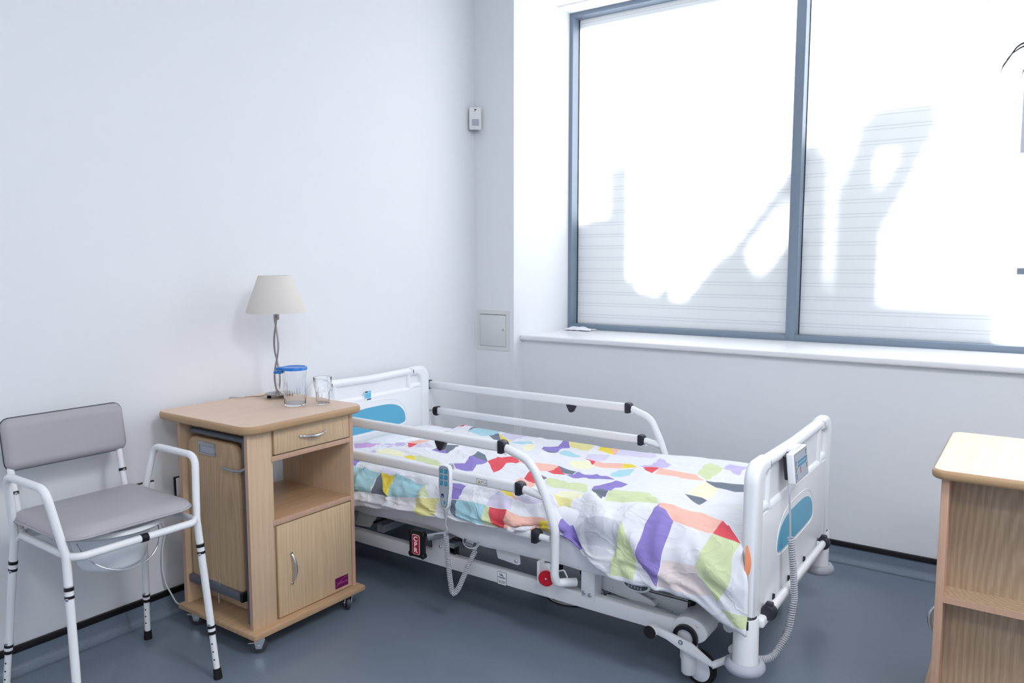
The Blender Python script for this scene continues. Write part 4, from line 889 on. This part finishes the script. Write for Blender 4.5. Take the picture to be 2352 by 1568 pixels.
    def height(x, v):
        h = 0; s0 = vs(v)
        for (cx, cv, ca, sa, L, w, a) in bk.get(int(x / .1), ()):
            dx, dy = x - cx, s0 - vs(cv); p = dx * ca + dy * sa; q = -dx * sa + dy * ca
            if abs(q) < 3.2 * w and abs(p) < 2.2 * L: h += a * math.exp(-(p / L) ** 2 - (q / w) ** 2)
        h += .0045 * math.sin(6 * x + 3 * math.sin(4 * s0)) + .0018 * math.sin(17 * x + 11 * s0 + 2 * math.sin(9 * s0)) + .0004 * math.sin(37 * x - 23 * s0)
        return h
    for vtx in t.verts:
        x, v = vtx.co.x, vtx.co.y
        y, z = duvet(x, v); y2, z2 = duvet(x, min(v + .01, 4.0) if v < 3.99 else v - .01); ty, tz = (y2 - y, z2 - z) if v < 3.99 else (y - y2, z - z2)
        l = math.hypot(ty, tz) or 1; ny, nz = (tz / l, -ty / l)
        h = height(x, v) + .004
        if v > 3: h += .006 * math.sin(14 * x + 1) * (v - 3)
        vtx.co = (dux(x, v), y + ny * h, z + nz * h)
    return t, names
def HL_T(P): return [(a, b) for a, b in P]
t, names = duvet_mesh()
me = bpy.data.meshes.new('duvet'); bmesh.ops.translate(t, verts=t.verts, vec=(-1.2, .985, -.55)); bmesh.ops.recalc_face_normals(t, faces=t.faces); t.to_mesh(me); t.free()
for k in names: me.materials.append(M['fabric_' + k])
dv = bpy.data.objects.new('duvet', me); COL.objects.link(dv); dv.location = (1.2, -.985, .55)
tagp(dv, 'white duvet with a patchwork of coloured geometric shapes, spread over the hospital bed', 'duvet')
md = dv.modifiers.new('thickness', 'SOLIDIFY'); md.thickness = .007; md.offset = -1
# open seam at the foot corner shows the orange inside
mat('fabric_orange', (240, 150, 110), .85)
b = MB().m('fabric_orange').quadgrid(lambda u, v: Vector((2.252 + .015 * u * math.sin(math.pi * (.08 + .67 * v)) ** 1.5, -1.533 + .016 * u, .585 - .105 * v + .012 * u * v)), 4, 10); b.build('inner_lining', dv)
# ================================================================ hand control on the near rail
hc = thing('hand_control', (1.013, -1.51, .48), 'grey bed hand control with six blue buttons, hooked over the near side rail', 'remote control')
def rem(w0, w1, z0, z1): return [(1.013 - w0, z0 + .012), (1.013 - w0 * .55, z0), (1.013 + w0 * .55, z0), (1.013 + w0, z0 + .012), (1.013 + w1, z1 - .09), (1.013 + w1, z1 - .018), (1.013 + w1 * .8, z1 - .004), (1.013 + w1 * .3, z1), (1.013 - w1 * .3, z1), (1.013 - w1 * .8, z1 - .004), (1.013 - w1, z1 - .018), (1.013 - w1, z1 - .09)]
MB().m('white_plastic').prism(rem(.020, .0295, .480, .662), (0, -1.508, 0), X, Z, .022, bev=.004, seg=3).build('housing', hc)
b = MB().m('print_dark').prism(rem(.0165, .0255, .486, .656), (0, -1.5298, 0), X, Z, .0008); b.build('face_outline', hc)
b = MB().m('remote_face').prism(rem(.015, .0240, .4885, .6545), (0, -1.5303, 0), X, Z, .0008); b.build('face', hc)
for r_ in range(3):
    for s_ in (-1, 1):
        x = 1.013 + s_ * .0115; z = .637 - .0255 * r_
        q = MB().m('button_blue').prism(rrect(x - .0076, x + .0076, z - .009, z + .009, .002), (0, -1.5308, 0), X, Z, .0012); q = q.build('button', hc)
        b = MB().m('sky_print'); b.box(x - .005, x + .003, -1.5326, -1.5318, z - .001, z + .001); b.box(x - .005 + (.003 if s_ > 0 else 0), x - .003 + (.003 if s_ > 0 else 0), -1.5326, -1.5318, z - .001, z + .006); b.box(x + .002, x + .0035, -1.5326, -1.5318, z - .006, z - .001); b.build('symbol', q)
q = MB().m('button_navy').prism(rrect(1.0, 1.0125, .526, .542, .002), (0, -1.5308, 0), X, Z, .0012).build('button', hc)
b = MB().m('label_white').box(1.0045, 1.0085, -1.5326, -1.5318, .529, .533); b.build('symbol', q)
MB().m('button_blue').prism(rrect(1.0125, 1.0205, .499, .513, .002), (0, -1.5308, 0), X, Z, .0010).build('logo_mark', hc)
MB().m('grey_plastic').tube([(1.013, -1.508, .640), (1.013, -1.495, .655), (1.013, -1.478, .655), (1.013, -1.470, .640), (1.013, -1.470, .600)], .005, 8, fillet=.01).build('hook', hc)
b = MB().m('cord_grey').lathe([(0, 0), (.011, 0), (.0105, -.012), (.0085, -.014), (.0085, -.018), (.0075, -.020), (.0075, -.024), (.0062, -.026), (.005, -.045), (0, -.046)], (1.013, -1.519, .482), Z, 18); b.build('strain_relief', hc)
pth = [(1.013, -1.52, .365), (1.018, -1.52, .30), (1.030, -1.52, .20), (1.045, -1.52, .118), (1.072, -1.515, .150), (1.105, -1.49, .25), (1.118, -1.46, .305)]
b = MB().m('cord_grey').tube([(1.013, -1.519, .44), (1.012, -1.52, .41), (1.022, -1.52, .39), (1.003, -1.52, .378), (1.010, -1.52, .362)], .0028, 8, fillet=.008)
b.tube(helix(pth, .0092,   .0074, 10), .0026, 5); b.tube([(1.118, -1.46, .305), (1.11, -1.43, .33)], .004, 8); b.build('coiled_cord', hc)
hc.location.y -= .012; hc.location.x += .012
# ================================================================ attendant control on the footboard
ac = thing('attendant_control', (2.30, -1.18, .70), 'white control panel with tiny blue and red keys, hung on the footboard top bar', 'control panel')
tilt = Matrix.Translation((2.288, 0, .845)) @ Matrix.Rotation(math.radians(-6), 4, 'Y') @ Matrix.Translation((-2.288, 0, -.845))
def pt(P): return P
b = MB().m('white_plastic').box(2.280, 2.306, -1.222, -1.042, .716, .824, bev=.006, seg=3, mx=tilt); b.box(2.245, 2.300, -1.17, -1.09, .818, .834, bev=.004, mx=tilt); b.box(2.243, 2.250, -1.17, -1.09, .80, .834, bev=.002); b.build('housing', ac)
b = MB().m('charcoal_plastic').box(2.266, 2.281, -1.21, -1.055, .728, .812, bev=.004, mx=tilt); b.build('back_shell', ac)
b = MB().m('dark_grey_paint').box(2.3055, 2.3068, -1.215, -1.049, .721, .819, mx=tilt); b.m('remote_face').box(2.3062, 2.3074, -1.213, -1.051, .723, .817, mx=tilt); fc = b.build('face', ac)
b = MB().m('button_blue')
for i in range(7):
    for j in range(2): y = -1.180 + i * .0155; b.box(2.3072, 2.3082, y, y + .009, .768 + j * .013, .777 + j * .013, mx=tilt)
b.m('print_dark')
for y, z in ((-1.205, .79), (-1.205, .768), (-1.205, .745), (-1.07, .808), (-1.07, .785), (-1.07, .76)): b.box(2.3072, 2.308, y, y + .010, z, z + .003, mx=tilt); b.box(2.3072, 2.308, y, y + .003, z - .014, z, mx=tilt)
b.m('red_plastic'); b.box(2.3072, 2.308, -1.153, -1.146, .744, .766, mx=tilt); b.build('keys', ac)
b = MB().m('cord_grey').tube([(2.292, -1.215, .722), (2.300, -1.222, .690), (2.304, -1.215, .60), (2.306, -1.210, .528)], .0034, 8, fillet=.04)
pth = [(2.308, -1.208, .528), (2.320, -1.205, .40), (2.325, -1.205, .31), (2.318, -1.24, .20), (2.29, -1.33, .135), (2.255, -1.395, .150), (2.235, -1.42, .175)]
b.tube(helix(pth, .0105, .0080, 10), .0028, 5); b.build('coiled_cord', ac)
mat('clear_wrap', (250, 251, 255), .12, trans=1, ior=1.1)
# ================================================================ concentric mat
mx_, my_ = 1.33, -1.005
b = MB().m('black_rubber')
b.lathe([(0, .001), (.132, .001), (.132, .004), (0, .004)], (mx_, my_, 0), Z, 72)
b.m('label_white')
for k in range(9): r = .022 + k * .0126; b.lathe([(r, .0038), (r + .0055, .0038), (r + .0055, .0062), (r, .0062)], (mx_, my_, 0), Z, 72, closed=True)
b.build('ringed_mat', loc=(mx_, my_, 0), label='round floor disc of black and white concentric rings, under the bed', cat='mat')
# ================================================================ commode chair
ch = thing('commode_chair', (.36, -2.57, 0), 'white tubular commode chair with grey padded seat and backrest', 'chair')
ZF = .578
def side_loop(s):
    y = lambda v: -2.573 + s * v
    foot_f, foot_r = (.636, y(.236), 0), (.152, y(.252), 0)
    kf, kr = (.572, y(.219), ZF), (.222, y(.219), ZF)
    af, ar = (.530, y(.250), .792), (.268, y(.250), .792)
    return foot_f, kf, af, ar, kr, foot_r
def lerpv(a, b, t): return Vector(a).lerp(Vector(b), t)
for s_ in (1, -1):
    ff, kf, af, ar, kr, fr = side_loop(s_)
    up_f = lerpv(kf, ff, .16); up_r = lerpv(kr, fr, .16)
    MB().m('white_paint').tube([up_f, kf, af, ar, kr, up_r], .0128, 16, fillet=[0, .06, .05, .05, .05, 0], fs=8).build('arm_frame', ch)
    for (a, c) in ((kf, ff), (kr, fr)):
        D = (Vector(c) - Vector(a)).normalized()
        def at(t): return lerpv(a, c, t)
        low = .66 if a is kf or True else 0
        b = MB().m('white_paint').tube([at(.15), at(.72)], .0128, 16); b.tube([at(.70), at(.985)], .0108, 16); lg = b.build('leg', ch)
        b = MB().m('black_rubber').lathe([(0, 0), (.0155, 0), (.0145, .018), (.0130, .038), (0, .038)], Vector(c), -D, 20); b.build('rubber_foot', lg)
        b = MB().m('black_plastic')
        for t in (.155, .70): b.lathe([(.0125, 0), (.0142, 0), (.0142, .011), (.0125, .011)], at(t), D, 20, closed=True)
        for t in (.20, .665): b.lathe([(.0125, 0), (.0138, 0), (.0138, .009), (.0125, .009)], at(t), D, 20, closed=True)
        b.build('clip_band', lg)
        b = MB().m('black_plastic')
        for k in range(3):
            p = at(.775 + .05 * k); b.cyl(p + Vector((.006, -.0096, 0)).normalized() * .0098, Vector((.5, -.85, 0)), .0030, .0016, .0003, 10)
        b.build('adjustment_holes', lg)
        b = MB().m('chrome')
        for t in (.215, .655): p = at(t); b.lathe([(.0055, 0), (.005, .002), (0, .0035)], p + Vector((.5, -.85, 0)).normalized() * .0125, Vector((.5, -.85, 0)), 12)
        b.build('push_button', lg)
y0, y1 = -2.792, -2.354
b = MB().m('white_paint').tube([(.226, y0 + .012, ZF), (.57, y0 + .008, ZF), (.600, y0 + .03, ZF), (.600, y1 - .03, ZF), (.57, y1 - .008, ZF), (.226, y1 - .012, ZF)], .0125, 14, closed=True, fillet=.035, fs=5)
b.tube([(.23, y0, ZF - .012), (.23, y1, ZF - .012)], .010, 12)
b.build('seat_frame', ch)
b = MB().m('black_plastic')
for y in (-2.562,): b.tube([(.600, y - .012, ZF), (.600, y + .012, ZF)], .0140, 14)
b.build('frame_clip', ch)
# toilet seat ring under the cushion
b = MB().m('offwhite_plastic').lathe([(.105, .0), (.125, -.006), (.168, -.004), (.178, .004), (.170, .016), (.14, .022), (.110, .016)], (.41, -2.573, ZF + .016), Z, 48, closed=True); b.build('toilet_seat', ch)
def pad_rings(u0, u1, v0, v1, rad, th, soft):
    """outline loops of a padded board: (points, height), underside to crown"""
    R = [(rrect(u0 + .006, u1 - .006, v0 + .006, v1 - .006, [r - .006 for r in rad], 8), 0), (rrect(u0, u1, v0, v1, rad, 8), th * .25)]
    for k in range(1, 10):
        d = soft * (k / 9) ** 1.4; R.append((rrect(u0 + d, u1 - d, v0 + d, v1 - d, [max(.004, r - d) for r in rad], 8), th * (.25 + .75 * (1 - (1 - k / 9) ** 2.2))))
    W_, H_ = u1 - u0 - 2 * soft, v1 - v0 - 2 * soft; a, c = u0 + soft, v0 + soft
    for k in range(1, 6):
        d = min(W_, H_) * .48 * k / 5; R.append((rrect(a + d, a + W_ - d, c + d, c + H_ - d, [.003] * 4, 8), th * (1 + .05 * (1 - (1 - k / 5) ** 2))))
    return R
def cushion(x0, x1, y0, y1, z, th, rad, mname='vinyl_grey'):
    b = MB().m(mname); t = bmesh.new(); R = [[t.verts.new((p[0], p[1], z + h)) for p in pts] for pts, h in pad_rings(x0, x1, y0, y1, rad, th, .055)]
    for a, c in zip(R, R[1:]):
        for k in range(len(a)): t.faces.new((a[k], a[(k + 1) % len(a)], c[(k + 1) % len(a)], c[k]))
    t.faces.new(R[0][::-1]); t.faces.new(R[-1]); b._add(t)
    return b, rrect(x0, x1, y0, y1, rad, 8)
b, out = cushion(.190, .602, -2.800, -2.362, .624, .036, [.05, .07, .07, .05])
st = b.build('seat_cushion', ch, sharp=70)
MB().m('vinyl_grey').tube([(p[0], p[1], .631) for p in [(.4115 + (q[0] - .4115) * 1.0, -2.573 + (q[1] + 2.573) * 1.0) for q in out]], .0032, 8, closed=True).build('piping', st)
# backrest
bx = .150
bt = MB().m('vinyl_grey'); o2 = rrect(-2.775, -2.360, .772, .948, .03, 8); cyy, czz = -2.5675, .86
t = bmesh.new(); R = []
def bowx(y): return bx - .012 * (1 - ((y - cyy) / .21) ** 2)
for pts, h in pad_rings(-2.775, -2.360, .772, .948, [.03] * 4, .032, .035)[:-5]:
    R.append([t.verts.new((bowx(p[0]) + h - .018 - .028 * ((p[1] - .77) / .18), p[0], p[1])) for p in pts])
for a, c in zip(R, R[1:]):
    for k in range(len(a)): t.faces.new((a[k], a[(k + 1) % len(a)], c[(k + 1) % len(a)], c[k]))
t.faces.new(R[0][::-1]); t.faces.new(R[-1]); bmesh.ops.recalc_face_normals(t, faces=t.faces); bt._add(t); bk_ = bt.build('backrest', ch, sharp=70)
MB().m('piping').tube([(bowx(p[0]) - .012 - .028 * ((p[1] - .77) / .18), p[0], p[1]) for p in o2], .0024, 8, closed=True).build('piping', bk_)
for s_ in (-1, 1):
    y = -2.573 + s_ * .185
    b = MB().m('white_paint').tube([(.118, y, .86), (.135, y, .78), (.165, y, .66), (.185, y, ZF)], .0115, 14, fillet=.03); q = b.build('back_post', ch)
    b = MB().m('black_plastic').lathe([(.0115, 0), (.0135, 0), (.0135, .010), (.0115, .010)], (.1535, y, .704), (.1, 0, -.3), 18, closed=True); b.build('clip_band', q)
    b = MB().m('chrome').lathe([(.005, 0), (.004, .002), (0, .003)], (.168, y, .70), X, 12); b.build('push_button', q)
# commode pail hanging in the frame
pl = thing('commode_pail', (.41, -2.573, .43), 'white plastic pail with wire handle hanging under the grey commode seat', 'bucket')
b = MB().m('white_plastic').lathe([(0, 0), (.085, 0), (.094, .004), (.105, .02), (.126, .12), (.128, .125), (.137, .126), (.138, .130), (.124, .131), (.104, .03), (.09, .006), (0, .006)], (.41, -2.573, .452), Z, 48); b.build('bucket', pl)
pts = []
for k in range(25):
    a = math.pi * k / 24; pts.append((.41 + .05 + .085 * math.sin(a), -2.573 - .135 * math.cos(a), .572 - .105 * math.sin(a)))
MB().m('chrome').tube(pts, .0022, 8).build('wire_handle', pl)
# ================================================================ hanging planter at the right edge
hp = thing('hanging_planter', (2.99, .34, 1.968), 'pale hanging plant pot with thin drooping leaves in front of the window', 'planter')
mat('leaf_green', (34, 44, 52), .5); mat('soil', (60, 48, 40), .9); mat('pot_lavender', (205, 208, 222), .5)

b = MB().m('pot_lavender').prism([(2.858, 1.958), (3.12, 1.958), (3.12, 2.225), (2.856, 2.225)], (0, .46, 0), X, Z, .24, bev=.008); b.build('pot', hp)
MB().m('soil').box(2.88, 3.10, .24, .44, 2.20, 2.227).build('soil', hp)
b = MB().m('white_paint')
for x in (2.89, 3.09): b.tube([(x, .34, 2.22), (2.99, .34, 2.70), (2.99, .34, ZT + .004)], .002, 6)
b.build('hanging_cord', hp)
def leaf(p, w=.006):
    P = fil([Vector(q) for q in p], .12, 8); n = len(P); rad = [max(.0006, w * math.sin(math.pi * min(1, .12 + .88 * (1 - k / n)) / 1.0 * .5) ** 1.0 * (1 - k / n) ** .7) for k in range(n)]
    t_ = bmesh.new(); L = [];
    for k, q in enumerate(P):
        T = (P[min(k + 1, n - 1)] - P[max(k - 1, 0)]).normalized(); S_ = T.cross(Vector((0, 1, .2))).normalized()
        L.append([t_.verts.new(q + S_ * rad[k]), t_.verts.new(q + Vector((0, .004, 0)) * (1 - k / n)), t_.verts.new(q - S_ * rad[k])])
    for a, c in zip(L, L[1:]):
        for k in range(2): t_.faces.new((a[k], a[k + 1], c[k + 1], c[k]))
    o = MB().m('leaf_green'); o._add(t_); o = o.build('leaf', hp); m_ = o.modifiers.new('s', 'SOLIDIFY'); m_.thickness = .0008; return o
base = Vector((2.99, .34, 2.22))
leaf([base, (2.96, .33, 2.42), (2.85, .32, 2.445), (2.79, .31, 2.40), (2.758, .30, 2.335)], .0075)
leaf([base, (2.95, .33, 2.36), (2.875, .32, 2.38), (2.845, .31, 2.32), (2.836, .30, 2.25)], .0085)
leaf([base, (2.95, .35, 2.52), (2.80, .34, 2.72), (2.70, .32, 2.67), (2.692, .31, 2.63)], .007)
for a in (-.2, .5, 1.1, 1.9, 2.6):
    d = Vector((math.cos(a), -.5 * math.sin(a), 0)); leaf([base, base + d * .06 + Z * .2, base + d * .18 + Z * .24, base + d * .26 + Z * .12, base + d * .29 + Z * (-.02)], .008)
# grey stay bar on the second panel
w2 = bpy.data.objects['window_2']
MB().m('frame_grey').box(2.866, 3.20, DW - .01, DW + .012, 1.420, 1.452, bev=.002).build('stay_bar', w2)
